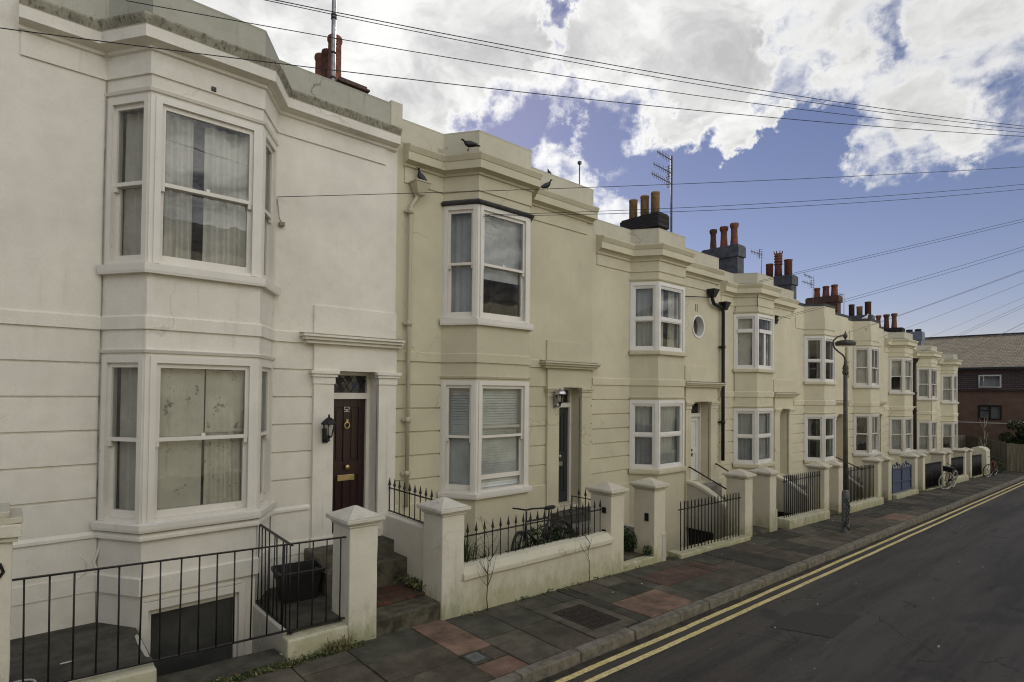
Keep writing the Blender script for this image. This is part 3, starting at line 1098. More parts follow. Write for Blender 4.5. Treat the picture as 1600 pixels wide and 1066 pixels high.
HS[5] = house(5, 'cornice-free cream house with two-light white bay behind the street lamp and pinkish door', 18.53, 23.40, -.36, 19.34, .95,
              (21.75, 22.02, 22.72, 23.0), SHORT, ('pvc', 'pvc'), [[('edges', .35, 'greenc'), ('edges', .2, 'greenc'), ('net',)], [('edges', .3, 'net'), ('edges', .1, 'darkcloth'), ('net',)]],
              'door_pink', cornice=False, zt=-2.38, over=dict(par=3.29))
HS[6] = house(6, 'cornice-free cream house with sash bay just right of the street lamp', 23.40, 27.62, -.43, 23.88, 1.02,
              (26.2, 26.45, 27.05, 27.3), SHORT, ('sash', 'sash'), [[('edges', .3, 'darkcloth'), ('net',), ('net',)], [('roller', .98, 'curtain'), ('edges', .2, 'net'), ('net',)]],
              'door_green', cornice=False, bars=True, zt=-2.38, over=dict(par=3.28))
HS[7] = house(7, 'cream house above the blue gate with brown downpipe at its right edge', 27.62, 32.0, -.65, 28.25, 1.25,
              (30.5, 30.75, 31.3, 31.55), SHORT, ('sash', 'sash'), [[('net',), ('net',), ('net',)], [('roller', .5, 'sheet'), ('net',), ('net',)]],
              'door_blue', bars=True, zt=-2.38, over=dict(par=3.33))
HS[8] = house(8, 'narrow-looking cream house between the brown downpipe and the last house', 32.0, 36.35, -.92, 32.6, 1.2,
              (34.9, 35.15, 35.7, 35.95), SHORT, ('sash', 'sash'), [[('net',), ('net',), ('net',)], [('net',), ('edges', .15, 'net'), ('net',)]],
              'door_white', bars=True, zt=-2.38, over=dict(par=3.30))
HS[9] = house(9, 'last cream house at the far end of the terrace beside the brick building', 36.35, 40.6, -1.12, 37.3, .92,
              (39.3, 39.55, 40.05, 40.3), SHORT, ('sash', 'sash'), [[('roller', .45, 'net'), ('net',), ('net',)], [('net',), ('net',), ('net',)]],
              'door_green', zt=-2.38, over=dict(par=3.32))

# dark navy lower blind in the last bay, seen through the left light
# party-wall upstand and step between the first two parapets
q = MB()
q.box(4.20, 4.40, -.02, .26, 3.9, 4.31)
q.build('party_upstand', M['parapet'], HS[1], .01)

# round window of the third house: rim, reveal and glass set into the wall
xc, zc, r = 12.86, 1.65, .255
q = MB()
N = 40
ring = [(math.cos(2 * math.pi * k / N), math.sin(2 * math.pi * k / N)) for k in range(N)]
for k in range(N):
    a, b = ring[k], ring[(k + 1) % N]
    for (ra, ya, rb, yb) in ((r + .035, -.001, r + .035, -.018), (r + .035, -.018, r - .004, -.018), (r - .004, -.018, r - .004, .17)):
        q.face([(xc + a[0] * ra, ya, zc + a[1] * ra), (xc + b[0] * ra, ya, zc + b[1] * ra), (xc + b[0] * rb, yb, zc + b[1] * rb), (xc + a[0] * rb, yb, zc + a[1] * rb)], True)
rw = q.build('round_window', M['pvc'], HS[3])
q = MB()
q.face([(xc + a[0] * r, .16, zc + a[1] * r) for a in ring])
q.build('pane', M['glass_new'], rw)

# chimneys on the party walls
chimney(HS[1], 3.98, 4.42, 1.24, 3.0, 3.2, 5.08, 'sootbrown', [(1.98, 1.10, .125, 'terracotta', 0), (2.26, .98, .11, 'terraold', 0), (2.54, 1.02, .12, 'terracotta', 0)], cap=(.06, .09))
chimney(HS[3], 13.5, 13.95, 1.62, 2.85, 2.8, 5.05, 'sootbrick', [(1.86, .66, .12, 'buffpot', 3), (2.22, .64, .12, 'buffpot', 3), (2.62, .62, .12, 'buffpot', 3)], cap=(.05, .42))
chimney(HS[4], 18.5, 18.95, 1.82, 3.12, 2.6, 5.08, 'slatestack', [(2.06, .80, .135, 'terracotta', 1), (2.44, .76, .135, 'terracotta', 1), (2.84, .74, .12, 'terraold', 1)], cap=(.05, .42))
chimney(HS[5], 23.42, 23.9, 2.05, 3.3, 2.4, 4.78, 'slatestack', [(2.28, .68, .15, 'terracotta', 3), (2.68, 1.05, .14, 'terracotta', 2), (3.04, .62, .14, 'terracotta', 3)], cap=(.05, .40))
chimney(HS[6], 27.7, 28.1, 1.8, 3.1, 2.4, 4.44, 'brownbrick', [(2.0, .52, .14, 'terracotta', 0), (2.36, .50, .14, 'terracotta', 0), (2.74, .46, .13, 'terracotta', 0)], cap=(.06, .30))
chimney(HS[7], 32.0, 32.4, 1.75, 2.85, 2.0, 3.98, 'slatestack', [(1.92, .68, .14, 'terraold', 3), (2.30, .48, .13, 'buffpot', 3), (2.66, .62, .13, 'terraold', 3)], cap=(.06, .25))
chimney(HS[8], 36.2, 36.6, 1.5, 2.75, 2.0, 3.66, 'sootbrick', [(1.88, .82, .14, 'terracotta', 1), (2.25, .80, .14, 'terraold', 1), (2.64, .78, .13, 'terracotta', 1)], cap=(.07, .30))
chimney(HS[9], 39.8, 40.3, 1.4, 2.7, 2.0, 3.72, 'leadlt', [(1.62, .17, .16, 'lead', 3), (2.05, .17, .16, 'lead', 3), (2.45, .17, .16, 'lead', 3)], cap=(.05, .5))

# rainwater pipes
pipe(HS[2], [(4.64, -.10, 3.02), (4.62, -.08, 2.92), (4.53, -.075, 2.78), (4.52, -.075, 1.2), (4.52, -.075, -1.75)], .031, 'pipe_c', [(4.66, -.10, 3.06)],
     [(4.52, -.075, 2.7), (4.52, -.075, 1.0), (4.52, -.075, -.45), (4.52, -.075, -1.25)])
pipe(HS[3], [(13.34, -.12, 2.5), (13.34, -.12, 2.36), (13.45, -.10, 2.27), (13.86, -.09, 2.22), (13.94, -.09, 2.12), (13.94, -.09, .2), (13.94, -.09, -1.75)], .045, 'iron',
     [(13.34, -.12, 2.52), (13.95, -.11, 2.26)], [(13.94, -.09, 1.2), (13.94, -.09, .25), (13.94, -.09, -.75)])
pipe(HS[7], [(31.95, -.09, 1.55), (31.95, -.09, -.3), (31.95, -.09, -2.55)], .07, 'ironrust', [(31.95, -.12, 1.62)], [(31.95, -.09, .1), (31.95, -.09, -.75)])
pipe(HS[5], [(23.15, -.05, 1.75), (23.15, -.05, .6)], .05, 'pipe_c', None, [(23.15, -.05, 1.2)])

# thin telephone cables clipped to the fronts, and one tube as a crack line
q = MB()
q.tube([(.755, -.02, 3.3), (.752, -.022, 2.1), (.757, -.02, .9), (.752, -.024, -.4), (.757, -.02, -1.5)], .006, 5)  # dark tube added in place of the dirty crack line in the bay corner
q.tube([(2.575, -.02, 2.45), (2.60, -.03, 2.2), (2.63, -.06, 2.12)], .007, 5)
q.box(2.60, 2.66, -.07, -.005, 2.10, 2.15)
q.build('clipped_cable', M['lichen'], HS[1])
q = MB()
q.tube([(14.72, -.16, 2.93), (14.69, -.05, 2.6), (14.66, -.02, 1.9), (14.67, -.02, -.2)], .009, 5)
q.tube([(14.95, -.52, 2.95), (14.93, -.53, 2.5), (14.97, -.53, 2.15)], .008, 5)
q.build('clipped_cable', M['cable'], HS[4])
q = MB()
q.box(17.2, 17.3, -.05, 0, 2.1, 2.34)
q.tube([(17.25, -.05, 2.3), (17.25, -.09, 2.3)], .02, 6)
q.tube([(17.25, -.05, 2.2), (17.25, -.09, 2.2)], .02, 6)
q.build('wire_bracket', M['iron'], HS[4])
q = MB()
q.tube([(33.0, -.48, 2.1), (32.95, -.5, 1.6), (33.0, -.51, .3), (32.95, -.51, -1.2)], .02, 5)
q.build('clipped_cable', M['pipe_c'], HS[8])
q = MB()
q.tube([(24.1, -.4, 2.5), (24.3, -.45, 1.95), (24.0, -.1, 1.5)], .012, 5)
q.build('clipped_cable', M['pipe_c'], HS[6])
# thin service pipes stuck to the first house
q = MB()
q.tube([(.80, -.03, -1.55), (.80, -.03, -1.66), (.74, -.03, -1.86), (.82, -.035, -2.1), (.87, -.04, -2.3), (.92, -.12, -2.48)], .016, 6)
q.tube([(.62, -.02, -1.75), (.68, -.03, -1.86), (.67, -.035, -1.95), (.6, -.03, -2.03), (.45, -.025, -2.05), (.1, -.025, -2.10)], .006, 5)
q.build('service_pipe', M['wall1'], HS[1])
q = MB()
q.box(1.66, 1.71, -DP - .03, -DP, 3.33, 3.38)
q.build('vent_hole', M['lead'], HS[1], .003)
q = MB()
for x in (12.72, 12.80):
    q.box(x, x + .03, -.012, 0, 2.02, 2.2)
q.build('vent_slots', M['lichen'], HS[3])


# ------------------------------------------------------------------ things fixed to or standing on the houses
def coach_lantern(label, x, y, z, s, top, glassm):
    t = thing('wall_lantern', label, 'lantern', (x, y, z), 'lanterns beside the front doors')
    q = MB()
    q.box(x - .035, x + .035, y + .11, y + .135, z - .24, z - .05)
    q.tube([(x, y + .115, z - .2), (x, y + .06, z - .235), (x, y + .01, z - .2)], .012, 6)
    q.build('bracket', M['iron'] if top == 'iron' else M['alloy'], t)
    q = MB()
    q.lathe([(.005, -.22), (.022, -.205), (.012, -.18), (.045, -.155), (.05, -.145)], (x, y, z), 8)
    for k in range(6):
        a = k * math.pi / 3
        q.bar((x + .045 * math.cos(a), y + .045 * math.sin(a), z - .15), (x + .08 * math.cos(a), y + .08 * math.sin(a), z + .02), .009)
    if top == 'iron':
        q.lathe([(.11, .01), (.112, .025), (.075, .065), (.03, .10), (.014, .105), (.016, .125), (.004, .15)], (x, y, z), 6)
    q.build('cage', M['iron'], t)
    if top != 'iron':
        q = MB()
        q.lathe([(.115, .0), (.115, .02), (.10, .06), (.06, .09), (.02, .10), (.015, .12), (.003, .125)], (x, y, z), 14)
        q.build('dome_cap', M['steel'], t)
    q = MB()
    q.lathe([(.043, -.148), (.076, .012)], (x, y, z), 6)
    q.build('glass', M['lanternglass'], t)
    q = MB()
    q.lathe([(.014, -.13), (.02, -.08), (.022, -.02), (.01, 0)], (x, y, z), 8)
    q.build('bulb', M['lampwhite'], t)
    return t


coach_lantern('black coach lantern on the white pilaster left of the maroon door', 3.24, -.195, -.48, 1, 'iron', None)
coach_lantern('silver-domed lantern on the cream pilaster left of the slate blue door', 7.70, -.195, -.06, 1, 'steel', None)


def bird(label, loc, rotz, pitch, mats, s=1.0, group='pigeons on the second house', cat='pigeon', name='pigeon'):
    t = thing(name, label, cat, loc, group, rotz, local=True)
    q = MB()
    # spine stations: x forward, z up, half width, half height (tail tip to beak)
    st = [(-.20, .045, .030, .006), (-.13, .058, .032, .010), (-.085, .068, .042, .028), (-.03, .075, .056, .048), (.03, .083, .058, .054), (.075, .100, .046, .046),
          (.10, .125, .030, .034), (.112, .150, .023, .026), (.125, .168, .024, .025), (.142, .172, .019, .019), (.156, .170, .009, .009), (.178, .163, .004, .003)]
    rings = []
    c, sn = math.cos(pitch), math.sin(pitch)
    for i, (x, z, w, h) in enumerate(st):
        ring = []
        for k in range(10):
            a = 2 * math.pi * k / 10
            yy, zz, xx = w * math.cos(a), z - .08 + h * math.sin(a), x
            ring.append(((xx * c - zz * sn) * s, yy * s, (xx * sn + zz * c + .115) * s))
        rings.append(ring)
    q.loft(rings)
    q.build('body', M[mats], t)
    for sd in (-1, 1):
        w = MB()
        rr = []
        for (x, z, a, b) in ((-.17, .062, .004, .004), (-.10, .075, .010, .022), (-.03, .085, .014, .040), (.03, .09, .013, .042), (.065, .095, .004, .012)):
            ring = []
            for k in range(8):
                an = 2 * math.pi * k / 8
                xx, yy, zz = x, sd * (.046 + a * math.cos(an)), z - .08 + b * math.sin(an)
                ring.append(((xx * c - zz * sn) * s, yy * s, (xx * sn + zz * c + .115) * s))
            rr.append(ring if sd > 0 else list(reversed(ring)))
        w.loft(rr)
        w.build('wing', M['pigeonlt'] if mats == 'pigeon' else M[mats], t)
    lg = MB()
    for sd in (-1, 1):
        lg.tube([(.02 * s, sd * .022 * s, .07 * s), (.015 * s, sd * .022 * s, .004)], .004 * s, 5)
        for a in (-.5, 0, .5):
            lg.tube([(.015 * s, sd * .022 * s, .004), ((.015 + .035 * math.cos(a)) * s, (sd * .022 + .035 * math.sin(a)) * s, .003)], .003 * s, 4)
    lg.build('legs', M['terraold'], t)
    return t


zc2 = .437 + 3.30
bird('dark pigeon standing on the cornice below the middle of the second parapet', (5.25, -.57, zc2 - .055), R(136), .0, 'pigeon', .82)
bird('black pigeon facing right on the cornice right of the bay', (7.36, -.13, zc2 - .05), R(-40), .28, 'pigeon', .82)
bird('dark pigeon perched with drooping tail on the pale downpipe hopper', (4.69, -.11, 3.14), R(150), .65, 'pigeon', .88)
bird('small far pigeon on the ledge under the parapet step', (7.05, -.10, zc2 - .04), R(100), .1, 'pigeon', .5)
bird('tiny dark bird perched on top of the parapet wall', (7.66, .1, 4.10), R(200), .1, 'pigeon', .5)
bird('white bird sitting on the far parapet beside the chimney pots', (25.25, .0, 2.86), R(-90), .35, 'gull', 1.15, 'white bird', 'bird', 'white_bird')


def aerial(label, pole, z0, z1, booms, r=.022, mat='aerial'):
    x, y = pole
    t = thing('television_aerial', label, 'aerial', (x, y, z0), 'television aerials on the roofs')
    q = MB()
    q.tube([(x, y, z0), (x, y, z1)], r, 8)
    q.build('mast', M[mat], t)
    for (zz, dx, dy, dz, n, el, refl) in booms:
        b = MB()
        tip = Vector((x + dx, y + dy, zz + dz))
        base = Vector((x, y, zz))
        b.bar(base, tip, .02)
        d = (tip - base)
        ln = d.length
        sd = Vector((-d.y, d.x, 0)).normalized()
        up = sd if el == 'h' else Vector((0, 0, 1))
        for k in range(n):
            p = base + d * (.25 + .72 * k / max(1, n - 1))
            hh = .10 - .025 * k / n
            b.tube([p - up * hh, p + up * hh], .006, 5)
        if refl:
            p = base + d * .18
            for k in (-2, -1, 0, 1, 2):
                o = Vector((0, 0, 1)) * (k * .075)
                b.tube([p + o - sd * .14, p + o + sd * .14], .006, 5)
            b.bar(p - Vector((0, 0, .17)), p + Vector((0, 0, .17)), .015)
        b.build('yagi', M[mat], t)
    return t


aerial('tall mast with three small yagi aerials beside the soot-black chimney', (14.14, 1.6), 3.2, 6.78,
       [(6.66, -.74, -.02, .03, 8, 'v', False), (6.28, -.92, -.02, .02, 8, 'v', True), (5.98, -1.0, -.02, .03, 8, 'v', True)], .03)
aerial('thin aerial with one yagi left of the banded crown chimney pot', (20.43, 1.9), 3.1, 5.14, [(5.05, -.8, 0, -.02, 6, 'v', True)], .014)
aerial('thin mast with two yagis left of the brown brick chimney', (25.46, 2.0), 3.0, 5.0, [(4.9, -.95, 0, .03, 6, 'v', False), (4.62, -1.1, 0, 0, 6, 'v', True)], .014)
aerial('slim whip aerial with short bar right of the brown brick chimney', (29.09, 2.0), 2.8, 4.7, [(4.62, -.65, 0, -.02, 5, 'v', False)], .014)
t = thing('aerial_pole', 'bare grey metal pole in front of the tall terracotta pots', 'pole', (3.62, .72, 3.6))
q = MB()
q.tube([(3.62, .72, 3.6), (3.62, .72, 5.3), (3.62, .72, 7.6)], [.034, .034, .03], 10)
q.build('mast', M['alloy'], t)
q = MB()
for z in (4.72, 5.1, 5.63, 5.68):
    q.lathe([(.043, -.014), (.043, .014)], (3.62, .72, z), 10)
q.build('clamp', M['iron'], t)
q = MB()
q.tube([(8.97, .5, 3.5), (8.97, .5, 4.84)], .012, 6)
q.box(8.94, 9.0, .47, .53, 4.80, 4.86)
tag(q.build('roof_rod', M['aerial'], org=(8.97, .5, 3.5)), 'short thin rod standing above the second parapet', 'rod').location = (8.97, .5, 3.5)


# ------------------------------------------------------------------ front gardens
from mathutils import noise as mnoise
import bmesh


def rough(ob, cell=.12, amp=.008, scale=2.5):
    """break up the flat faces of a rendered wall a little, as old lime render is"""
    me = ob.data
    bm = bmesh.new()
    bm.from_mesh(me)
    bmesh.ops.remove_doubles(bm, verts=bm.verts, dist=.0008)
    for _ in range(4):
        ed = [e for e in bm.edges if e.calc_length() > cell * 1.6]
        if not ed:
            break
        bmesh.ops.subdivide_edges(bm, edges=ed, cuts=1, use_grid_fill=True)
    bm.normal_update()
    for v in bm.verts:
        p = v.co
        k = mnoise.noise(Vector((p.x, p.y, p.z)) * scale) + .5 * mnoise.noise(Vector((p.x + 7, p.y, p.z)) * scale * 3.1)
        v.co = p + v.normal * (amp * k)
    bm.to_mesh(me)
    bm.free()
    return ob


def pier_master(mat, label):
    t = thing('gate_pier', label, 'gate pier', (0, 0, 0), 'white rendered gate piers', local=True)
    q = MB()
    q.box(-.17, .17, 0, .44, -.35, 1.27)
    rough(q.build('shaft', M[mat], t, .012), .16, .007)
    q = MB()
    q.box(-.185, .185, -.015, .455, 1.272, 1.30)
    q.box(-.20, .20, -.03, .47, 1.301, 1.325)
    q.box(-.232, .232, -.062, .502, 1.326, 1.372)
    q.hexa([(-.215, -.045, 1.373), (.215, -.045, 1.373), (.215, .485, 1.373), (-.215, .485, 1.373), (-.02, .2, 1.475), (.02, .2, 1.475), (.02, .24, 1.475), (-.02, .24, 1.475)])
    rough(q.build('cap', M['cap_' + mat[-1]], t, .008), .14, .006, 5)
    return t


PIERS = [(3.025, 'w', 'white gate pier left of the steps to the maroon door'), (4.25, 'w', 'white gate pier right of the steps to the maroon door'),
         (7.56, 'c', 'cream gate pier at the right end of the spear-topped railing'), (8.77, 'c', 'cream gate pier with a small dark plaque'),
         (12.15, 'c', 'cream gate pier at the right end of the first basement railing'), (13.34, 'c', 'cream gate pier at the left end of the second basement railing'),
         (16.62, 'c', 'cream gate pier at the right end of the second basement railing'), (17.66, 'c', 'cream gate pier just left of the street lamp'),
         (21.12, 'c', 'cream gate pier right of the railing behind the street lamp'), (22.2, 'c', 'cream gate pier at the left edge of the blue gate'),
         (25.4, 'c', 'cream gate pier at the right edge of the blue gate'), (26.46, 'c', 'cream gate pier left of the pale-tyred bicycle'),
         (29.7, 'c', 'cream gate pier just right of the pale-tyred bicycle'), (30.74, 'c', 'cream gate pier left of the far low-walled railing'),
         (33.8, 'c', 'cream gate pier right of the far low-walled railing'), (35.05, 'c', 'last cream gate pier before the end pier')]
masters = {}
for x, k, lab in PIERS:
    loc = (x, -1.65, zg(x))
    if k not in masters:
        masters[k] = pier_master('pier_' + k, lab)
        masters[k].location = loc
    else:
        dup(masters[k], loc, lab)
# plaque is a part of its pier
pq = [o for o in COL.objects if o.get('label') == 'cream gate pier with a small dark plaque'][0]
q = MB()
q.box(-.182, -.170, .12, .20, .72, .86)
q.build('plaque', M['iron'], pq)
# taller crumbling pier at the left edge of the picture
t = thing('gate_pier', 'tall crumbling white pier cut off at the left edge', 'gate pier', (-.13, -1.65, zg(-.13)), 'white rendered gate piers')
q = MB()
q.box(-.33, .07, -1.65, -1.2, zg(0) - .3, -1.20)
rough(q.build('shaft', M['pier_w'], t, .012), .16, .008)
q = MB()
q.box(-.36, .095, -1.68, -1.17, -1.198, -1.16)
q.box(-.39, .12, -1.71, -1.14, -1.159, -1.06)
q.cur = 1
q.box(-.36, .13, -1.69, -1.2, -1.058, -1.01)
q.box(-.36, .05, -1.69, -1.2, -1.009, -.96)
rough(q.build('cap', [M['pier_w'], M['parapet']], t, .008), .12, .014, 6)
q = MB()
q.tube([(-.05, -1.656, -1.33), (0, -1.656, -1.36), (.02, -1.656, -1.42), (-.03, -1.656, -1.50), (-.05, -1.656, -1.47)], .012, 6)
q.build('graffiti_tag', M['paintblack'], t)
# broad end pier with rounded head
t = thing('end_pier', 'broad round-headed white pier behind the red bicycle', 'gate pier', (38.7, -1.65, zg(38.7)))
q = MB()
pro = [(0, -.4), (0, 1.25), (.12, 1.38), (.35, 1.43), (.6, 1.36), (.75, 1.22), (.75, -.4)]
z0 = zg(38.5)
q.loft([[(x, -1.75 + a, z0 + b) for a, b in pro] for x in (38.2, 39.2)], sm=False)
rough(q.build('shaft', M['pier_c'], t, .01), .2, .012)


def spear(mb, x, y, z, h, r=.008):
    mb.tube([(x, y, z), (x, y, z + h * .28)], r, 6)
    mb.lathe([(.007, h * .22), (.024, h * .34), (.02, h * .40), (.012, h * .62), (.002, h)], (x, y, z), 6)


def railing(label, A, B, zb, zt, n, above=0.0, below=0.0, style='plain', rail=(.03, .012), group='black iron railings', mat='iron', t0=.03, barr=.0075, brackets=False, botrail=True):
    (ax, ay), (bx, by) = A, B
    t = thing('iron_railing', label, 'railing', ((ax + bx) / 2, (ay + by) / 2, min(zb) - below), group)
    o = ORG[t.name]
    for nm, z in (('top_rail', zt), ('bottom_rail', zb)):
        if nm == 'bottom_rail' and not botrail:
            continue
        q = MB()
        q.bar((ax, ay, z[0]), (bx, by, z[1]), rail[0], rail[1])
        if brackets:
            q.box(bx - .02, bx + .03, by - .05, by + .02, z[1] - .06, z[1] + .03)
        q.build(nm, M[mat], t)
    hh = (zt[0] - zb[0]) + below
    q = MB()
    q.tube([(0, 0, -below), (0, 0, hh - below)], barr, 6)
    if style == 'spear':
        spear(q, 0, 0, hh - below, above)
    elif above:
        q.tube([(0, 0, hh - below), (0, 0, hh - below + above * .8), (0, 0, hh - below + above)], [barr, barr, barr * .35], 6)
    first = None
    for k in range(n):
        s = t0 + (1 - 2 * t0) * k / (n - 1)
        lx, ly, lz = ax + (bx - ax) * s, ay + (by - ay) * s, zb[0] + (zb[1] - zb[0]) * s
        if first is None:
            first = q.build('bar', M[mat], t, org=(0, 0, 0))
            c = first
        else:
            c = first.copy()
            COL.objects.link(c)
            c.parent = t
        c.location = Vector((lx, ly, lz)) - o
        c.rotation_euler = (0, 0, random.uniform(0, 1))
        if style == 'plain' and above == 0:
            c.rotation_euler = (random.uniform(-.012, .012), random.uniform(-.012, .012), random.uniform(0, 1))
    return t


railing('long plain black railing across the first house at the left', (.07, -1.55), (2.88, -1.55), (-2.40, -2.525), (-1.52, -1.635), 18, mat='iron')
railing('short black railing running back from the street beside the black crate', (2.27, -.46), (2.27, -1.53), (-2.50, -2.545), (-1.595, -1.635), 9)
railing('spear-topped black railing on the dwarf wall in front of the second house', (4.50, -1.5), (7.38, -1.5), (-2.278, -2.285), (-1.912, -1.92), 20, .17, .02, 'spear', (.035, .012), brackets=True)
railing('short spear-topped railing on the side wall right of the maroon door', (4.24, -.03), (4.24, -1.20), (-1.765, -1.785), (-1.435, -1.445), 9, .15, .0, 'spear', (.03, .012))
railing('close-set black basement railing below the round window', (9.45, -1.6), (11.86, -1.6), (-2.95, -3.03), (-2.195, -2.24), 19, .16, .04, 'blunt', (.035, .014), barr=.012, botrail=False)
railing('close-set black basement railing between the round-window house and the lamp', (13.98, -1.6), (16.32, -1.6), (-2.94, -3.01), (-2.115, -2.16), 19, .15, .04, 'blunt', (.035, .014), barr=.012, botrail=False)
railing('black basement railing partly behind the street lamp', (18.0, -1.6), (20.72, -1.6), (-3.12, -3.225), (-2.235, -2.29), 22, .13, .04, 'blunt', (.035, .014), barr=.012, botrail=False)
railing('dark railing behind the pale-tyred bicycle', (26.68, -1.6), (29.45, -1.6), (-3.62, -3.72), (-2.72, -2.80), 26, .05, .04, 'blunt', (.05, .02), barr=.016)
railing('far black railing on its low cream wall', (30.95, -1.6), (33.58, -1.6), (-3.55, -3.64), (-2.80, -2.90), 24, .05, .04, 'blunt', (.05, .02), barr=.016)
railing('last black railing left of the red bicycle', (35.28, -1.6), (37.9, -1.6), (-3.95, -4.05), (-2.98, -3.06), 24, .05, .04, 'blunt', (.05, .02), barr=.016)


def dwarf(label, x0, x1, y0, y1, top0, top1, mat='dwarf', coping=0.0, amp=.012, group='low walls along the pavement', name='dwarf_wall', zlow=None):
    t = thing(name, label, 'wall', ((x0 + x1) / 2, (y0 + y1) / 2, zg((x0 + x1) / 2)), group)
    zf = lambda x: top0 + (top1 - top0) * (x - x0) / (x1 - x0)
    q = MB()
    th = (zf(x0) - zg(x0) + .4) if zlow is None else zf(x0) - zlow
    q.slab(x0, x1, y0, y1, (lambda x: zf(x) - (.15 if coping else 0)), th)
    rough(q.build('wall_body', M[mat], t, .02), .16, amp)
    if coping:
        q = MB()
        pro = [(y0 - .035, -.155), (y0 - .035, -.09), (y0 + .04, -.005), (y0 + .12, .012), (y1 - .04, .0), (y1 + .02, -.06), (y1 + .02, -.155)]
        q.loft([[(x, y, zf(x) + z) for y, z in pro] for x in (x1, x0)], sm=False)
        rough(q.build('coping', M[mat], t, .01), .16, amp * .7)
    return t


dwarf('low cream wall with rounded coping under the spear-topped railing', 4.40, 7.42, -1.65, -1.40, -2.262, -2.29, coping=.15)
dwarf('grey-white side wall between the first two front gardens', 4.14, 4.36, -1.24, -.02, -1.80, -1.80, 'pier_w', zlow=-2.95, amp=.006)
dwarf('crumbling mossy white kerb in front of the black crate', 2.20, 2.87, -1.64, -1.46, -2.565, -2.575, 'dwarf', amp=.02)
dwarf('low white kerb below the left railing', .07, 1.06, -1.64, -1.42, -2.45, -2.475, 'dwarf', amp=.014)
dwarf('flat green-stained kerb along the basement window well', 1.065, 2.19, -1.66, -1.30, -2.695, -2.735, 'concrete_dk', amp=.008)
dwarf('white kerb under the first basement railing', 9.30, 12.0, -1.76, -1.46, -2.96, -3.06, 'pier_c', amp=.02)
dwarf('white kerb under the second basement railing', 13.95, 16.46, -1.78, -1.46, -2.99, -3.09, 'pier_c', amp=.02)
dwarf('low white wall under the railing behind the street lamp', 17.95, 20.95, -1.80, -1.46, -3.15, -3.27, 'pier_c', amp=.015)
dwarf('yellowed low wall under the blue gate', 22.6, 25.3, -1.74, -1.5, -3.40, -3.49, 'dwarf', amp=.015)
dwarf('low cream wall under the far black railing', 30.9, 33.7, -1.78, -1.5, -3.58, -3.70, 'pier_c', amp=.015)
dwarf('whitish kerb under the railing behind the pale-tyred bicycle', 26.65, 29.55, -1.72, -1.5, -3.66, -3.77, 'pier_c', amp=.015)
dwarf('pale kerb under the last black railing', 35.25, 38.2, -1.72, -1.5, -3.97, -4.08, 'pier_c', amp=.015)
dwarf('cream threshold kerb between the two piers of the second house gate', 7.74, 8.60, -1.66, -1.5, -2.865, -2.885, 'pier_c', amp=.008)

# floors and steps
def floor(name, mat, x0, x1, y0, y1, z0, z1=None, th=.2):
    q = MB()
    z1 = z0 if z1 is None else z1
    q.slab(x0, x1, y0, y1, lambda x: z0 + (z1 - z0) * (x - x0) / (x1 - x0), th)
    return tag(q.build(name, M[mat]), kind='structure')


floor('forecourt_floor', 'concrete_dk', -.5, 1.065, -1.44, .02, -2.49, -2.50, 1.4)
floor('forecourt_floor', 'concrete_dk', 2.262, 3.02, -1.48, .02, -2.535, -2.545, 1.4)
floor('basement_floor', 'concrete_dk', 1.05, 2.27, -1.46, .02, -3.75)
floor('garden_bed', 'soil', 4.36, 7.45, -1.42, .02, -2.84, -2.88, .5)
floor('forecourt_floor', 'mossstep', 7.42, 8.95, -1.52, .02, -2.89, -2.90, .4)
q = MB()
q.box(2.215, 2.262, -1.46, -.05, -3.7, -2.53)
q.box(1.015, 1.064, -1.46, -.30, -3.7, -2.50)
q.box(1.03, 2.24, -1.50, -1.462, -3.7, -2.74)
w = rough(q.build('window_well_wall', M['area'], None, .01), .2, .006)
tag(w, 'pale rendered retaining walls around the basement window well', 'retaining wall')
# basement window of the first house
q = MB()
sgF = Seg((1.093, -DP), (2.233, -DP))
for a, b, c, d in ((.01, .075, -3.64, -2.25), (.965, 1.03, -3.64, -2.25), (.075, .965, -2.335, -2.25), (.04, 1.0, -2.24, -2.215)):
    q.sbox(sgF, a, b, -.11, .018, c, d)
for a, b, c, d in ((.075, .11, -3.64, -2.335), (.93, .965, -3.64, -2.335), (.11, .93, -2.40, -2.335)):
    q.sbox(sgF, a, b, -.10, -.05, c, d)
bw = q.build('basement_window', M['wood'], HS[1], .003)
q = MB()
q.face([sgF.pt(.11, -.08, -3.6), sgF.pt(.93, -.08, -3.6), sgF.pt(.93, -.08, -2.4), sgF.pt(.11, -.08, -2.4)])
q.build('pane', M['glass'], bw)
q = MB()
q.face([sgF.pt(.0, -.14, -3.7), sgF.pt(1.1, -.14, -3.7), sgF.pt(1.1, -.14, -2.3), sgF.pt(.0, -.14, -2.3)])  # flat dark sheet close behind the basement glass
q.build('dark_sheet', M['darkcloth'], bw)
# a long horizontal moulding across the front of the bay below the plinth
q = MB()
q.sweep([(-.5, 0), (.763, 0), (1.093, -DP), (2.233, -DP), (2.563, 0), (3.06, 0)], [(.02, -1.60), (.045, -1.595), (.045, -1.565), (.02, -1.53)])
q.sweep([(-.5, 0), (.763, 0), (1.093, -DP), (2.233, -DP), (2.563, 0), (3.06, 0)], [(.0, -2.17), (.034, -2.165), (.034, -1.99), (.0, -1.98)])
q.build('plinth_band', M['wall1'], HS[1])


def steps(label, x0, x1, treads, mats, group='front steps'):
    t = thing('front_steps', label, 'steps', ((x0 + x1) / 2, -.8, treads[0][2]), group)
    for (ya, yb, z, m) in treads:
        q = MB()
        q.box(x0, x1, ya, yb, z - .55, z)
        rough(q.build('step', M[m], t, .015), .15, .012, 4)
    return t


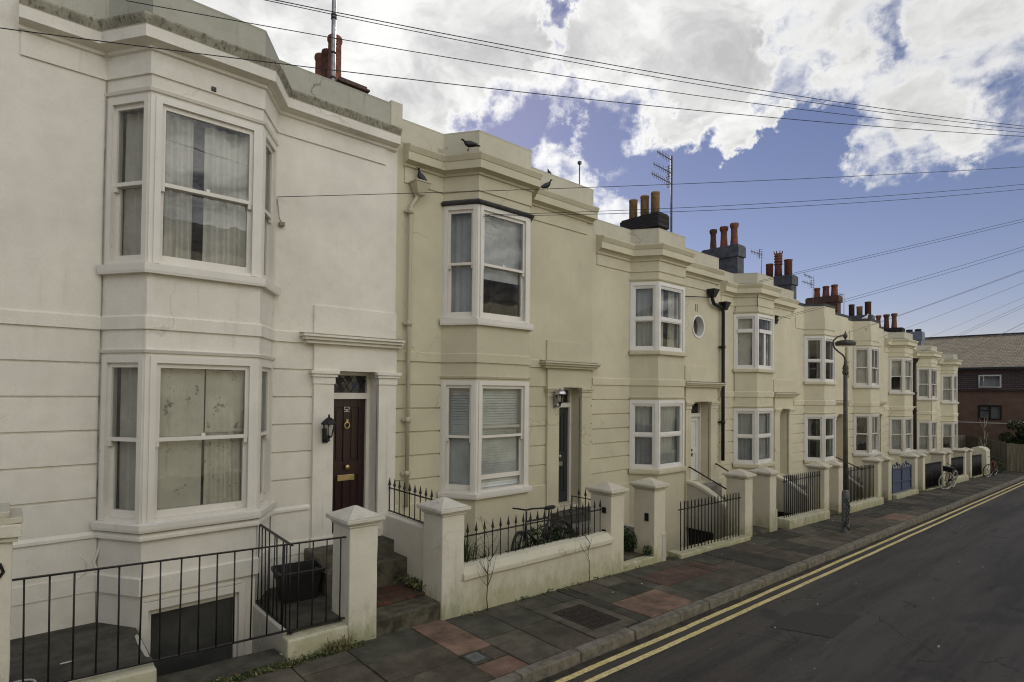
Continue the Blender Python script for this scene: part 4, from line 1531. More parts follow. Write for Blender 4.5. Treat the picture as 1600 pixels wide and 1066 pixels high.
steps('mossy stone steps with red tiles up to the maroon door', 3.0, 4.15, [(-1.62, -1.28, -2.625, 'mossstep'), (-1.281, -.74, -2.59, 'redtile'), (-.741, -.38, -2.27, 'mossstep'), (-.381, .0, -2.11, 'mossstep'), (-.001, .30, -2.055, 'mossstep')], None)
steps('dark steps up to the slate blue door', 7.6, 8.7, [(-1.0, -.66, -2.70, 'mossstep'), (-.661, -.33, -2.45, 'stair'), (-.331, .0, -2.26, 'concrete_dk'), (-.001, .3, -2.19, 'concrete_dk')], None)


def bridge(lab, lab2, x0, x1, S, xl, xr):
    """basement area with stairs up to the door between two low walls"""
    ztop = S - 2.40
    zl = zg(x0) - 1.35
    steps(lab, x0 + .16, x1, [(-1.62, -1.2, zg(x0) + .05, 'mossstep'), (-1.201, -.9, zg(x0) + .22, 'stair'), (-.901, -.6, zg(x0) + .40, 'stair'), (-.601, -.3, zg(x0) + .56, 'stair'), (-.301, .3, ztop, 'stair')], None)
    t = thing('stair_wall', lab2, 'wall', (x0, -.8, zg(x0)), 'curved stair side walls')
    crv = [(-.0, ztop + .10), (-.25, ztop + .07), (-.5, ztop - .02), (-.75, ztop - .16), (-1.0, ztop - .34), (-1.22, ztop - .48), (-1.44, ztop - .52)]
    q = MB()
    for (ya, za), (yb, zb) in zip(crv, crv[1:]):
        zlo = lambda y: zl if not (-.85 < y < -.05) else -99
        inn = -.80 < (ya + yb) / 2 < -.06
        z_ = zg(x0) - .08 if inn else zl
        q.hexa([(x0, yb, z_), (x0 + .155, yb, z_), (x0 + .155, ya, z_), (x0, ya, z_), (x0, yb, zb), (x0 + .155, yb, zb), (x0 + .155, ya, za), (x0, ya, za)])
    q.build('wall_body', M['area'], t)
    q = MB()
    q.loft([[(x0 - .03, y, z - .02), (x0 + .18, y, z - .02), (x0 + .18, y, z + .06), (x0 - .03, y, z + .06)] for y, z in crv], sm=False)
    q.build('coping', M['pier_c'], t, .012)
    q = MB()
    q.box(x0 + .16, x0 + .17, -1.0, .02, zl, zg(x0) - .05)  # black panel standing in for the shade under the stairs
    q.build('black_shade_panel', M['blackplastic'], t)
    # area floor and left retaining wall
    floor('basement_floor', 'stair', xl - .1, x0 + .02, -1.48, .05, zl)
    q = MB()
    q.box(xl - .12, xl, -1.66, .0, zl - .1, zg(xl) + .5)
    q.box(xl, x0, -1.50, -1.455, zl - .1, zg(x0) - .06)
    w = q.build('retaining_wall', M['area'], None, .01)
    return w


tag(bridge('concrete stairs up to the white door below the round window', 'curved white-coped stair wall behind the first basement railing', 12.28, 13.5, .14, 8.96, 12.3),
    'pale retaining wall of the basement area below the round window', 'retaining wall')
tag(bridge('concrete stairs to the door of the twin-casement house', 'curved stair wall behind the second basement railing', 16.75, 18.1, -.10, 13.55, 16.8),
    'pale retaining wall of the basement area behind the second basement railing', 'retaining wall')
tag(bridge('concrete stairs to the pinkish door', 'curved stair wall behind the street lamp', 21.35, 22.75, -.36, 17.85, 21.3),
    'pale retaining wall of the basement area behind the street lamp', 'retaining wall')
for i, (x0, x1) in enumerate(((22.75, 26.9), (26.9, 31.2), (31.2, 35.6), (35.6, 41.0))):
    floor('forecourt_floor', 'concrete_dk', x0, x1, -1.52, .02, zg(x0) + .02, zg(x1) + .02, .5)


def handrail(label, a, b, z0, z1):
    t = thing('handrail', label, 'handrail', (a[0], a[1], z0), 'black stair handrails')
    q = MB()
    q.tube([(a[0], a[1] + .0, z0), (a[0], a[1] - .06, z0 + .01), (b[0], b[1], z1)], .018, 8)
    q.build('rail', M['iron'], t)
    q = MB()
    q.tube([(b[0], b[1] + .02, z1), (b[0], b[1] + .02, z1 - .75)], .014, 8)
    q.build('post', M['iron'], t)


handrail('black sloping handrail left of the white door', (12.36, -.02), (12.36, -1.2), -1.80, -2.27)
handrail('black sloping handrail left of the black downpipe', (13.62, -.02), (13.62, -1.2), -1.82, -2.33)
handrail('black sloping handrail beside the street lamp shaft', (21.43, -.02), (21.43, -1.3), -2.10, -2.62)

# blue gate
t = thing('blue_gate', 'blue painted gate with scrolled top between two cream piers', 'gate', (23.7, -1.6, zg(23.7)))
q = MB()
for x in (22.62, 23.72, 24.86):
    q.bar((x, -1.6, zg(x) + .18), (x, -1.6, -2.47 - .035 * (x - 22.6)), .05)
for dz in (.22, .55, 1.0):
    q.bar((22.62, -1.6, zg(22.62) + dz), (24.86, -1.6, zg(24.86) + dz), .05, .05)
q.build('frame', M['bluegate'], t)
q = MB()
q.face([(22.62, -1.585, zg(22.6) + .2), (24.86, -1.585, zg(24.86) + .2), (24.86, -1.585, -2.62), (22.62, -1.585, -2.54)])
q.build('panel', M['bluegate'], t)
q = MB()
for k in range(4):
    x = 22.8 + k * .56
    z = -2.46 - .035 * (x - 22.6)
    q.tube([(x + .14 * math.cos(a), -1.6, z - .02 + .09 * math.sin(a)) for a in [m * math.pi / 8 for m in range(9)]], .022, 6)
for k in range(2):
    x = 23.17 + k * 1.12
    z = -2.38 - .035 * (x - 22.6)
    q.lathe([(.01, -.06), (.05, 0), (.02, .05), (.004, .09)], (x, -1.6, z), 8)
q.build('scroll_top', M['bluegate'], t)
# open gate of the second house
t = thing('iron_gate', 'narrow black iron gate standing open beside the cream pier', 'gate', (7.47, -1.0, -2.88))
q = MB()
for y in (-.72, -1.18):
    q.tube([(7.47, y, -2.8), (7.47, y, -1.82)], .012, 6)
for z in (-2.75, -2.02, -1.83):
    q.bar((7.47, -.72, z), (7.47, -1.18, z), .025, .012)
q.build('frame', M['iron'], t)
for y in (-.88, -1.03):
    q = MB()
    q.tube([(7.47, y, -2.75), (7.47, y, -1.83)], .009, 6)
    spear(q, 7.47, y, -1.83, .17)
    q.build('bar', M['iron'], t)

# black crate
t = thing('recycling_crate', 'empty black plastic crate on the platform behind the railing', 'crate', (2.72, -.55, -2.54), None, R(-8), local=True)
q = MB()
b0, b1 = (.20, .155), (.255, .20)
hh = .36


def rr(w, d, z, r=.05):
    pts = []
    for cx, cy, a0 in ((w - r, d - r, 0), (-w + r, d - r, 90), (-w + r, -d + r, 180), (w - r, -d + r, 270)):
        for k in range(4):
            a = R(a0 + k * 30)
            pts.append((cx + r * math.cos(a), cy + r * math.sin(a), z))
    return pts


q.loft([rr(b0[0], b0[1], 0), rr(b1[0], b1[1], hh), rr(b1[0] - .012, b1[1] - .012, hh), rr(b0[0] - .012, b0[1] - .012, .015)], sm=False)
q.build('tub', M['blackplastic'], t)
q = MB()
q.loft([rr(b1[0] + .022, b1[1] + .022, hh - .035), rr(b1[0] + .024, b1[1] + .024, hh + .004), rr(b1[0] - .008, b1[1] - .008, hh + .006)], cap=False, sm=False)
q.build('rim', M['blackplastic'], t)
q = MB()
for s in (-1, 1):
    q.box(s * (b1[0] - .02) - .03, s * (b1[0] - .02) + .03, -.06, .06, hh - .09, hh - .04)
q.build('handle', M['blackplastic'], t)
q = MB()
q.tube([(.12 + .12 * math.cos(a), -1.25 + .10 * math.sin(a), -2.48) for a in [R(-60 + k * 20) for k in range(9)]], .01, 6)
tag(q.build('white_cable', M['net'], None), 'loop of pale cable lying on the left forecourt', 'cable')
q = MB()
q.box(.42, .52, -.98, -.96, -2.49, -2.485)
tag(q.build('paper_scrap', M['paper'], None), 'small white scrap lying on the left forecourt', 'litter')


# ------------------------------------------------------------------ bicycles
def bicycle(label, loc, rotz, lean, steer, frame, tyre, group='bicycles along the terrace', basket=False):
    t = thing('bicycle', label, 'bicycle', loc, group, rotz, local=True)
    t.rotation_euler = (lean, 0, rotz)
    wr = .335

    def wheel(cx, st):
        q = MB()
        c, s = math.cos(st), math.sin(st)
        n = 28
        pts = [(cx + wr * math.cos(2 * math.pi * k / n) * c, wr * math.cos(2 * math.pi * k / n) * s, wr + wr * math.sin(2 * math.pi * k / n)) for k in range(n + 1)]
        q.tube(pts, .022, 7, False)
        w = q.build('wheel', M[tyre], t)
        q = MB()
        r2 = wr - .03
        q.tube([(cx + r2 * math.cos(2 * math.pi * k / n) * c, r2 * math.cos(2 * math.pi * k / n) * s, wr + r2 * math.sin(2 * math.pi * k / n)) for k in range(n + 1)], .009, 6, False)
        for k in range(12):
            a = math.pi * k / 6
            q.tube([(cx, 0, wr), (cx + r2 * math.cos(a) * c, r2 * math.cos(a) * s, wr + r2 * math.sin(a))], .0022, 4, False)
        q.tube([(cx - s * -.05, -.05 * c, wr), (cx + s * -.05, .05 * c, wr)], .02, 8)
        q.build('rim', M['chrome'], w)
    wheel(.53, steer)
    wheel(-.5, 0)
    q = MB()
    bb, st, hd, hd2 = (-.07, 0, .28), (-.22, 0, .78), (.34, 0, .80), (.37, 0, .68)
    for a, b, r in ((bb, st, .017), (st, hd, .016), (bb, hd2, .018), (hd, hd2, .02)):
        q.tube([a, b], r, 8)
    for sd in (-.055, .055):
        q.tube([bb, (-.5, sd, wr)], .010, 6)
        q.tube([st, (-.5, sd, wr)], .009, 6)
        q.tube([hd2, (.40, sd * 1, .6), (.53, sd, wr)], .011, 6)
    q.build('frame', M[frame], t)
    q = MB()
    q.tube([(-.22, 0, .76), (-.25, 0, .90)], .013, 8)
    q.lathe([(.0, -.03), (.06, -.02), (.07, .015), (.05, .03), (.0, .034)], (-.27, 0, .93), 12, 2.0, 1.0)
    q.build('saddle', M['rubber'], t)
    q = MB()
    c, s = math.cos(steer), math.sin(steer)
    q.tube([hd, (.32, 0, .96)], .014, 8)
    q.tube([(.32 - .12 * c + .27 * s, -.28 * c - .12 * s, .99), (.34 + .1 * s, -.12 * c, 1.0), (.34, 0, .98), (.34 - .1 * s, .12 * c, 1.0), (.32 - .12 * c - .27 * s, .28 * c - .12 * s, .99)], .013, 8)
    q.build('handlebar', M['rubber'], t)
    q = MB()
    q.lathe([(.09, -.008), (.09, .008)], (0, 0, 0), 16)
    q.v = [(-.07 + v[0], v[2] - .045, .28 + v[1]) for v in q.v]
    q.tube([(-.07, -.05, .28), (.05, -.06, .16), (.05, -.13, .16)], .011, 6)
    q.tube([(-.07, .05, .28), (-.19, .06, .40), (-.19, .13, .40)], .011, 6)
    q.build('crank', M['iron'], t)
    if basket:
        q = MB()
        q.hexa([(.42, -.14, .72), (.62, -.14, .72), (.62, .14, .72), (.42, .14, .72), (.40, -.17, .92), (.66, -.17, .92), (.66, .17, .92), (.40, .17, .92)])
        q.build('basket', M['iron'], t)
    return t


bicycle('dark bicycle with pale tyres leaning at the far black railing', (28.75, -1.98, zg(28.75)), R(176), R(-9), R(-28), 'bikeblack', 'tyrepale', basket=True)
bicycle('red-framed bicycle leaning at the broad white end pier', (37.35, -2.05, zg(37.35)), R(172), R(-9), R(-20), 'bikered', 'rubber')
bicycle('black bicycle half hidden behind the spear-topped railing', (6.55, -.95, -2.86), R(186), R(6), R(20), 'bikeblack', 'rubber')

# ------------------------------------------------------------------ street lamp
t = thing('street_lamp', 'dark swan-neck street lamp with graffiti on its grey base', 'street lamp', (14.82, -2.69, zg(14.82)))
x, y, z = 14.82, -2.69, zg(14.82)
q = MB()
q.lathe([(.088, -.2), (.088, .02), (.084, .05), (.082, .90), (.070, .96), (.052, 1.0)], (x, y, z), 20)
base = q.build('base', M['lampbase'], t)
q = MB()
for k in range(11):
    a0 = -2.35 + random.uniform(-.5, .5)
    zz = .10 + k * .068
    pts = []
    for m in range(6):
        a = a0 + (m - 2.5) * .22
        pts.append((x + .0855 * math.cos(a), y + .0855 * math.sin(a), z + zz + .05 * math.sin(m * 2.1 + k * 1.7)))
    q.tube(pts, .009, 5, False)
q.build('graffiti_tag', M['paintblack'], base)
q = MB()
q.lathe([(.052, .99), (.049, 2.2), (.044, 3.76)], (x, y, z), 16)
q.lathe([(.046, 3.70), (.066, 3.74), (.066, 3.78), (.05, 3.81), (.068, 3.85), (.055, 3.90), (.032, 3.97), (.036, 4.01), (.022, 4.05)], (x, y, z), 16)
q.build('shaft', M['lampgrey'], t)
d = Vector((-.75, .66, 0))
q = MB()
pr = [(0, .78), (.02, .86), (.06, .93), (.16, 1.0), (.25, 1.08), (.295, 1.17), (.28, 1.27), (.20, 1.35), (.10, 1.385), (0, 1.39)]
pts = [Vector((x, y, 0)) + d * a + Vector((0, 0, b)) for a, b in pr]
q.tube(pts, .02, 8)
q.lathe([(.01, 1.30), (.03, 1.33), (.05, 1.37), (.045, 1.40), (.02, 1.44), (.012, 1.47), (.004, 1.50)], (x, y, 0), 10)
q.build('swan_neck', M['lampgrey'], t)
q = MB()
q.lathe([(.02, 1.285), (.10, 1.28), (.18, 1.262), (.218, 1.23), (.225, 1.20), (.21, 1.165), (.20, 1.15)][::-1], (x, y, 0), 24)
q.tube([(x, y, 1.27), (x, y, 1.40)], .018, 8)
q.build('lamp_head', M['lampgrey'], t)
q = MB()
q.lathe([(.02, 1.135), (.12, 1.138), (.195, 1.152)], (x, y, 0), 20)
q.build('diffuser', M['lampwhite'], t)


# ------------------------------------------------------------------ ground, road, pavement
def gz(x, dz=0.0):
    """street level, flattening out beyond both ends of the street"""
    return zg(max(-30.0, min(52.0, x))) + dz


def yk(x):
    return -3.33 + .0062 * (x - 4) if x < 44 else -3.33 + .0062 * 40


XS = [-400, -60, -30, -10, 0, 6, 12, 20, 30, 40, 52, 80, 400]


def sheet(name, ya, yb, dz, mat, xs=XS):
    q = MB()
    for a, b in zip(xs, xs[1:]):
        fa = ya if callable(ya) else (lambda x: ya)
        fb = yb if callable(yb) else (lambda x: yb)
        q.face([(a, fa(a), gz(a, dz)), (b, fa(b), gz(b, dz)), (b, fb(b), gz(b, dz)), (a, fb(a), gz(a, dz))])
    return struct(q, name, M[mat])


q = MB()
for a, b in zip(XS, XS[1:]):
    for ya, yb in ((-400, -1.9), (8.3, 400)):
        q.face([(a, ya, gz(a, -.28)), (b, ya, gz(b, -.28)), (b, yb, gz(b, -.28)), (a, yb, gz(a, -.28))])
for a, b in ((-400, -30), (-30, -5.2), (40.7, 80), (80, 400)):
    q.face([(a, -1.9, gz(a, -.28)), (b, -1.9, gz(b, -.28)), (b, 8.3, gz(b, -.28)), (a, 8.3, gz(a, -.28))])
struct(q, 'ground', M['concrete_dk'])
sheet('road', -10.2, yk, -.115, 'asphalt', [-30, -10, 0, 6, 12, 20, 30, 40, 52, 80])
sheet('pavement_bed', lambda x: yk(x) + .15, -1.5, -.014, 'soil', [-30, -10, 0, 6, 12, 20, 30, 40, 52])
sheet('far_pavement', -14.4, -10.2, -.02, 'concrete_dk', [-30, -10, 0, 6, 12, 20, 30, 40, 52])
q = MB()
q.slab(41.0, 52.0, -1.5, 3.0, lambda x: gz(x, -.006), .2)
struct(q, 'far_verge', M['concrete_dk'])

# paving slabs, each a separate tilted flag
rs = random.Random(5)
PK = [(3.66, 4.20, -2.56, -1.66, 5), (3.66, 4.12, -3.2, -2.85, 5), (3.92, 4.14, -2.85, -2.56, 5), (6.33, 7.36, -3.2, -2.50, 5), (7.65, 8.45, -2.52, -1.95, 4), (8.45, 9.4, -2.75, -1.9, 4), (17.9, 19.25, -3.2, -2.52, 5)]
cols = [-6.0]
marks = [3.66, 4.13, 5.22, 6.1, 6.33, 6.85, 7.37, 7.65, 8.45, 9.4, 17.9, 18.6, 19.25]
while cols[-1] < 46:
    nx = cols[-1] + rs.choice([.55, .6, .68, .75, .9])
    for m in marks:
        if cols[-1] + .02 < m < nx + .28:
            nx = m
            break
    cols.append(nx)
q = MB()
for a, b in zip(cols, cols[1:]):
    yo = yk((a + b) / 2) + .155
    inner = -1.60
    mid = (a + b) / 2
    if 3.66 <= mid <= 4.13:
        cuts = [yo, -2.85, -2.56, inner]
    elif 6.33 <= mid <= 7.37:
        cuts = [yo, -2.49, -2.0, inner]
    elif 7.6 <= mid <= 9.4:
        cuts = [yo, -2.52, -1.96, inner]
    elif 17.9 <= mid <= 19.25:
        cuts = [yo, -2.52, -2.1, inner]
    elif 5.22 <= mid <= 6.1:
        cuts = [yo, -2.06, inner]
    else:
        n = rs.choice([2, 2, 3])
        cuts = [yo] + sorted([yo + (inner - yo) * (k + rs.uniform(-.22, .22)) / n for k in range(1, n)]) + [inner]
    for ya, yb in zip(cuts, cuts[1:]):
        cy = (ya + yb) / 2
        mt = rs.choices([0, 1, 2, 3, 4], [3.6, 3.2, 2.2, 2.6, .3])[0]
        for p in PK:
            if p[0] - .01 <= mid <= p[1] + .01 and p[2] - .02 <= cy <= p[3] + .02:
                mt = p[4]
        q.cur = mt
        g = rs.uniform(.005, .010)
        t0, t1, t2, t3 = [rs.uniform(-.009, .006) for _ in range(4)]
        x0, x1, y0, y1 = a + g, b - g, ya + g, yb - g
        if 3.66 <= mid <= 4.13 and -2.85 < cy < -2.56:
            x0 = 3.93
        q.hexa([(x0, y0, zg(x0) - .03), (x1, y0, zg(x1) - .03), (x1, y1, zg(x1) - .03), (x0, y1, zg(x0) - .03),
                (x0, y0, zg(x0) + t0), (x1, y0, zg(x1) + t1), (x1, y1, zg(x1) + t2), (x0, y1, zg(x0) + t3)])
struct(q, 'paving', SL, bevel=.004, seg=1, weld=False)

# kerb stones
q = MB()
x = -8.0
while x < 50:
    ln = rs.choice([.75, .9, .9, 1.0])
    a, b = x + .007, x + ln - .007
    j = rs.uniform(-.008, .008)
    jz = rs.uniform(-.006, .005)
    ya, yb = yk(a) + j, yk(b) + j + rs.uniform(-.006, .006)
    q.hexa([(a, ya, zg(a) - .3), (b, yb, zg(b) - .3), (b, yb + .15, zg(b) - .3), (a, ya + .15, zg(a) - .3),
            (a, ya + .018, zg(a) + jz), (b, yb + .018, zg(b) + jz), (b, yb + .15, zg(b) + .004), (a, ya + .15, zg(a) + .004)])
    x += ln
kb = struct(q, 'kerb', M['stone'], bevel=.018, seg=3, weld=False)

# double yellow lines with slightly wandering, broken edges
q = MB()
for c0, wd in ((-3.465, .072), (-3.648, .072)):
    px = None
    x = -8.0
    while x < 48:
        dr = (yk(x) + 3.33) * .95
        w = .012 * mnoise.noise(Vector((x * .7, c0 * 9, 0)))
        e1 = .005 * mnoise.noise(Vector((x * 9, c0, 3)))
        e2 = .005 * mnoise.noise(Vector((x * 9, c0, 8)))
        row = ((x, c0 + dr + w - wd / 2 + e1, gz(x, -.110)), (x, c0 + dr + w + wd / 2 + e2, gz(x, -.110)))
        if px:
            q.face([px[0], row[0], row[1], px[1]])
        px = row
        x += .08 if x < 14 else .3
struct(q, 'road_marking', M['line'])
# rectangular road repair and gutter dirt
q = MB()
P = [(7.62, -4.10), (8.55, -4.06), (9.16, -4.74), (7.92, -4.78)]
q.face([(x, y, gz(x, -.1105)) for x, y in reversed(P)])
struct(q, 'road_patch', M['asphalt2'])
q = MB()
x = -8.0
while x < 46:
    w = .10 + .06 * mnoise.noise(Vector((x * 1.3, 0, 4)))
    w2 = .10 + .06 * mnoise.noise(Vector(((x + .25) * 1.3, 0, 4)))
    q.face([(x, yk(x) - w, gz(x, -.1115)), (x + .25, yk(x + .25) - w2, gz(x + .25, -.1115)), (x + .25, yk(x + .25) + .01, gz(x + .25, -.1115)), (x, yk(x) + .01, gz(x, -.1115))])
    x += .25
struct(q, 'gutter_dirt', M['soil'])

# covers set in the pavement
t = thing('manhole_cover', 'rectangular rusty iron manhole cover in its concrete frame', 'manhole cover', (5.66, -2.6, zg(5.66)))
q = MB()
zf = lambda d: (lambda x: zg(x) + d)
q.slab(5.25, 6.08, -3.13, -2.98, zf(.008), .03)
q.slab(5.25, 6.08, -2.28, -2.12, zf(.008), .03)
q.slab(5.25, 5.37, -2.979, -2.281, zf(.008), .03)
q.slab(5.94, 6.08, -2.979, -2.281, zf(.008), .03)
q.build('frame', SL[2], t, .004)
q = MB()
q.slab(5.375, 5.935, -2.975, -2.285, zf(.006), .03)
for k in range(9):
    for m in range(11):
        x, y = 5.41 + k * .061, -2.94 + m * .062
        q.slab(x, x + .035, y, y + .035, zf(.010), .006)
q.build('lid', M['ironrust'], t)
t = thing('stopcock_cover', 'small square stopcock cover beside the pink flagstones', 'cover', (3.78, -2.71, zg(3.78)))
q = MB()
q.slab(3.67, 3.915, -2.835, -2.575, zf(.001), .03)
q.build('frame', M['concrete_dk'], t)
q = MB()
q.slab(3.70, 3.87, -2.79, -2.62, zf(.007), .02)
q.build('lid', M['lampbase'], t, .003)
t = thing('round_cover', 'round worn cover at the bottom edge of the pavement', 'cover', (3.12, -2.82, zg(3.12)))
q = MB()
q.lathe([(.15, -.02), (.15, .006), (.142, .008), (.135, .004), (.0, .005)], (3.12, -2.82, zg(3.12)), 24)
q.build('lid', SL[2], t)

# loose litter on the flags and road
q = MB()
for k in range(150):
    x = rs.uniform(1.0, 22)
    y = rs.choice([rs.uniform(-3.2, -1.7), rs.uniform(-5.8, -3.4)])
    z = (zg(x) + .009) if y > yk(x) else gz(x, -.106)
    s = rs.uniform(.008, .022)
    a = rs.uniform(0, 6.3)
    q.cur = rs.choice([0, 1, 1])
    q.face([(x + s * math.cos(a + m), y + s * .7 * math.sin(a + m), z + rs.uniform(0, .006)) for m in (0, 1.6, 3.1, 4.7)])
tag(q.build('litter', [M['paper'], M['drygrit']]), kind='stuff')


# ------------------------------------------------------------------ plants
def blades(q, x, y, z, n, h, spread, w=.006, up=.8):
    for _ in range(n):
        a = rs.uniform(0, 6.283)
        r0 = rs.uniform(0, spread * .4)
        bx, by = x + r0 * math.cos(a), y + r0 * math.sin(a)
        hh = h * rs.uniform(.5, 1.1)
        ln = spread * rs.uniform(.3, 1.1)
        p = [Vector((bx, by, z)), Vector((bx + ln * .35 * math.cos(a), by + ln * .35 * math.sin(a), z + hh * .65)), Vector((bx + ln * math.cos(a), by + ln * math.sin(a), z + hh * up * rs.uniform(.5, 1.1)))]
        s = Vector((-math.sin(a), math.cos(a), 0)) * w
        q.face([p[0] - s, p[0] + s, p[1] + s * .8, p[1] - s * .8])
        q.face([p[1] - s * .8, p[1] + s * .8, p[2]])


def leaflets(q, c, rad, n, s, flat=1.0):
    for _ in range(n):
        d = Vector((rs.gauss(0, 1), rs.gauss(0, 1), rs.gauss(0, 1))).normalized() * (rs.random() ** .4)
        p = Vector(c) + Vector((d.x * rad[0], d.y * rad[1], d.z * rad[2]))
        u = Vector((rs.uniform(-1, 1), rs.uniform(-1, 1), rs.uniform(-1, 1) * flat)).normalized()
        v = u.cross(Vector((rs.uniform(-1, 1), rs.uniform(-1, 1), rs.uniform(-1, 1)))).normalized()
        k = s * rs.uniform(.6, 1.3)
        q.cur = 0 if rs.random() < .7 else 1
        q.face([p - u * k, p - v * k * .45, p + u * k, p + v * k * .45])


q = MB()
for _ in range(760):
    f = rs.random()
    if f < .55:
        x, y = rs.uniform(1.1, 36), -1.68 + rs.uniform(-.05, .03)
    elif f < .7:
        x, y = rs.uniform(2.15, 3.0), -1.70 + rs.uniform(-.06, .02)
    else:
        x, y = rs.uniform(1.0, 2.3), -1.72 + rs.uniform(-.05, .03)
    if 12.4 < x < 13.2 or 3.2 < x < 4.05:
        continue
    q.cur = rs.choice([0, 0, 1])
    k = rs.random()
    if k < .75:
        blades(q, x, y, zg(x) - .005, 3, .045, .04, .004)
    else:
        leaflets(q, (x, y, zg(x) + .02), (.07, .04, .035), 16, .018)
for _ in range(260):
    x = rs.uniform(2.6, 14)
    y = rs.uniform(yk(x) + .12, yk(x) + .2) if rs.random() < .6 else rs.uniform(-3.1, -1.7)
    q.cur = rs.choice([0, 0, 1])
    blades(q, x, y, zg(x) - .006, 3, .022, .025, .003)
for x in (2.62, 2.70, 2.80):
    q.cur = 1
    blades(q, x, -1.70, zg(x) - .005, 26, .20, .16, .005)
    q.cur = 0
    blades(q, x, -1.70, zg(x) - .005, 18, .14, .12, .005)
for _ in range(40):   # weeds in the corner of the red-tiled path
    x, y = 4.10 + rs.uniform(-.10, .03), rs.uniform(-1.3, -.55)
    leaflets(q, (x, y, -2.53), (.06, .05, .05), 14, .022)
tag(q.build('weeds', [M['leaf'], M['leafdry']]), kind='stuff')


def shrub(name, label, cat, loc, group=None):
    return thing(name, label, cat, loc, group)


t = thing('strap_leaf_plant', 'clump of long strap leaves behind the left end of the spear-topped railing', 'plant', (4.75, -1.1, -2.85))
q = MB()
blades(q, 4.75, -1.15, -2.85, 150, 1.0, .42, .010, .75)
blades(q, 5.25, -1.1, -2.85, 60, .75, .35, .010, .75)
q.build('leaves', M['leaf'], t)
t = thing('dark_shrub', 'low dark shrub behind the middle of the spear-topped railing', 'shrub', (6.9, -.7, -2.86))
q = MB()
leaflets(q, (6.9, -.75, -2.55), (.75, .5, .32), 1700, .035)
leaflets(q, (6.0, -.95, -2.66), (.5, .35, .2), 700, .035)
q.build('leaves', [M['leafdk'], M['leaf']], t)
q = MB()
for k in range(9):
    a = rs.uniform(0, 6.28)
    q.tube([(6.9, -.75, -2.86), (6.9 + .6 * math.cos(a), -.75 + .4 * math.sin(a), -2.35)], .008, 5)
q.build('stems', M['twig'], t)
t = thing('ivy_clump', 'dark green clump between the two piers of the second house gate', 'plant', (8.5, -1.1, -2.88))
q = MB()
leaflets(q, (8.52, -1.0, -2.68), (.10, .35, .24), 900, .032)
leaflets(q, (8.55, -1.55, -2.80), (.05, .1, .10), 120, .025)
q.build('leaves', [M['leafdk'], M['leaf']], t)


def sapling(name, label, x, y, z, h, n, mat, r=.008, group='bare saplings'):
    t = thing(name, label, 'sapling', (x, y, z), group)
    q = MB()
    pts = [Vector((x, y, z))]
    for k in range(1, 7):
        pts.append(Vector((x + rs.uniform(-.02, .02), y + rs.uniform(-.01, .01), z + h * k / 6)))
    q.tube(pts, [r * (1 - .12 * k) for k in range(7)], 6)
    q.build('stem', M[mat], t)
    q = MB()
    for k in range(n):
        b = pts[rs.randint(2, 6)]
        a = rs.uniform(0, 6.28)
        ln = h * rs.uniform(.15, .38)
        m = b + Vector((math.cos(a) * ln * .5, math.sin(a) * ln * .2, ln * .5))
        e = b + Vector((math.cos(a) * ln * .8, math.sin(a) * ln * .3, ln * 1.0))
        q.tube([b, m, e], [r * .45, r * .35, r * .2], 5)
    q.build('twigs', M[mat], t)
    return t


sapling('bare_sapling', 'bare sapling growing against the left part of the cream dwarf wall', 4.76, -1.72, zg(4.76), .95, 16, 'twig')
sapling('bare_sapling', 'bare single-stemmed sapling near the right end of the cream dwarf wall', 6.78, -1.71, zg(6.78), .62, 7, 'twig')
sapling('pale_sapling', 'pale bare branches in front of the wooden fence at the far corner', 43.2, -.9, gz(43.2), 2.3, 12, 'palebranch', .035, None)

# ------------------------------------------------------------------ far end of the street
t = thing('brick_house', 'red brick house with tile-hung upper storey at the end of the street', 'house', (50, -3, gz(50)))
BX = 50.0
M['farbrick'] = m_brick('far_red_brick', (.22, .128, .088), (.165, .098, .072), (.23, .195, .155), mix=.010)
M['tilehung'] = m_brick('tile_hanging', (.15, .115, .112), (.12, .095, .092), (.05, .042, .04), bw=.2, rh=.14, mix=.016)
M['rooftile'] = m_brick('mottled_roof_tile', (.25, .212, .155), (.165, .14, .105), (.08, .07, .052), bw=.28, rh=.22, axis='yx', mix=.02)
q = MB()
sg = Seg((BX, 12), (BX, -16))     # seen from the street, left to right
wall_strip(q, sg, [(gz(50, -.4), 0), (.36, 0)], [(12 - .38 - .05, 12 + .79 + .0, -1.62, -.63)], .12)
q.build('wall', M['farbrick'], t)
q = MB()
sg2 = Seg((BX - .14, 12), (BX - .14, -16))
wall_strip(q, sg2, [(.32, 0), (.42, .05), (.5, 0), (1.98, 0)], [(12 - .40, 12 + .80, .55, 1.42)], .12)
q.build('tile_hung_wall', M['tilehung'], t)
q = MB()
q.face([(BX - .45, 12, 1.88), (BX - .45, -16, 1.88), (54.6, -16, 4.52), (54.6, 12, 4.52)])
q.face([(54.6, 12, 4.52), (54.6, -16, 4.52), (59, -16, 1.9), (59, 12, 1.9)])
q.face([(BX - .45, 12, 1.86), (BX - .1, 12, 1.86), (BX - .1, -16, 1.86), (BX - .45, -16, 1.86)])
q.build('roof', M['rooftile'], t)
q = MB()
q.box(43.6, 49.95, 3.3, 11.5, gz(46) - .3, 2.0)  # unseen block added to keep the sun off the far corner
q.build('unseen_sun_block', M['farbrick'], t)
q = MB()
q.hexa([(43.4, 3.1, 2.0), (49.9, 3.1, 2.0), (49.9, 11.7, 2.0), (43.4, 11.7, 2.0), (45.5, 6.5, 3.4), (49.9, 6.5, 3.4), (49.9, 8.3, 3.4), (45.5, 8.3, 3.4)])  # roof of the added block, also out of view
q.build('sun_block_roof', M['rooftile'], t)
q = MB()
q.box(54.5, 54.7, -16, 12, 4.48, 4.58)
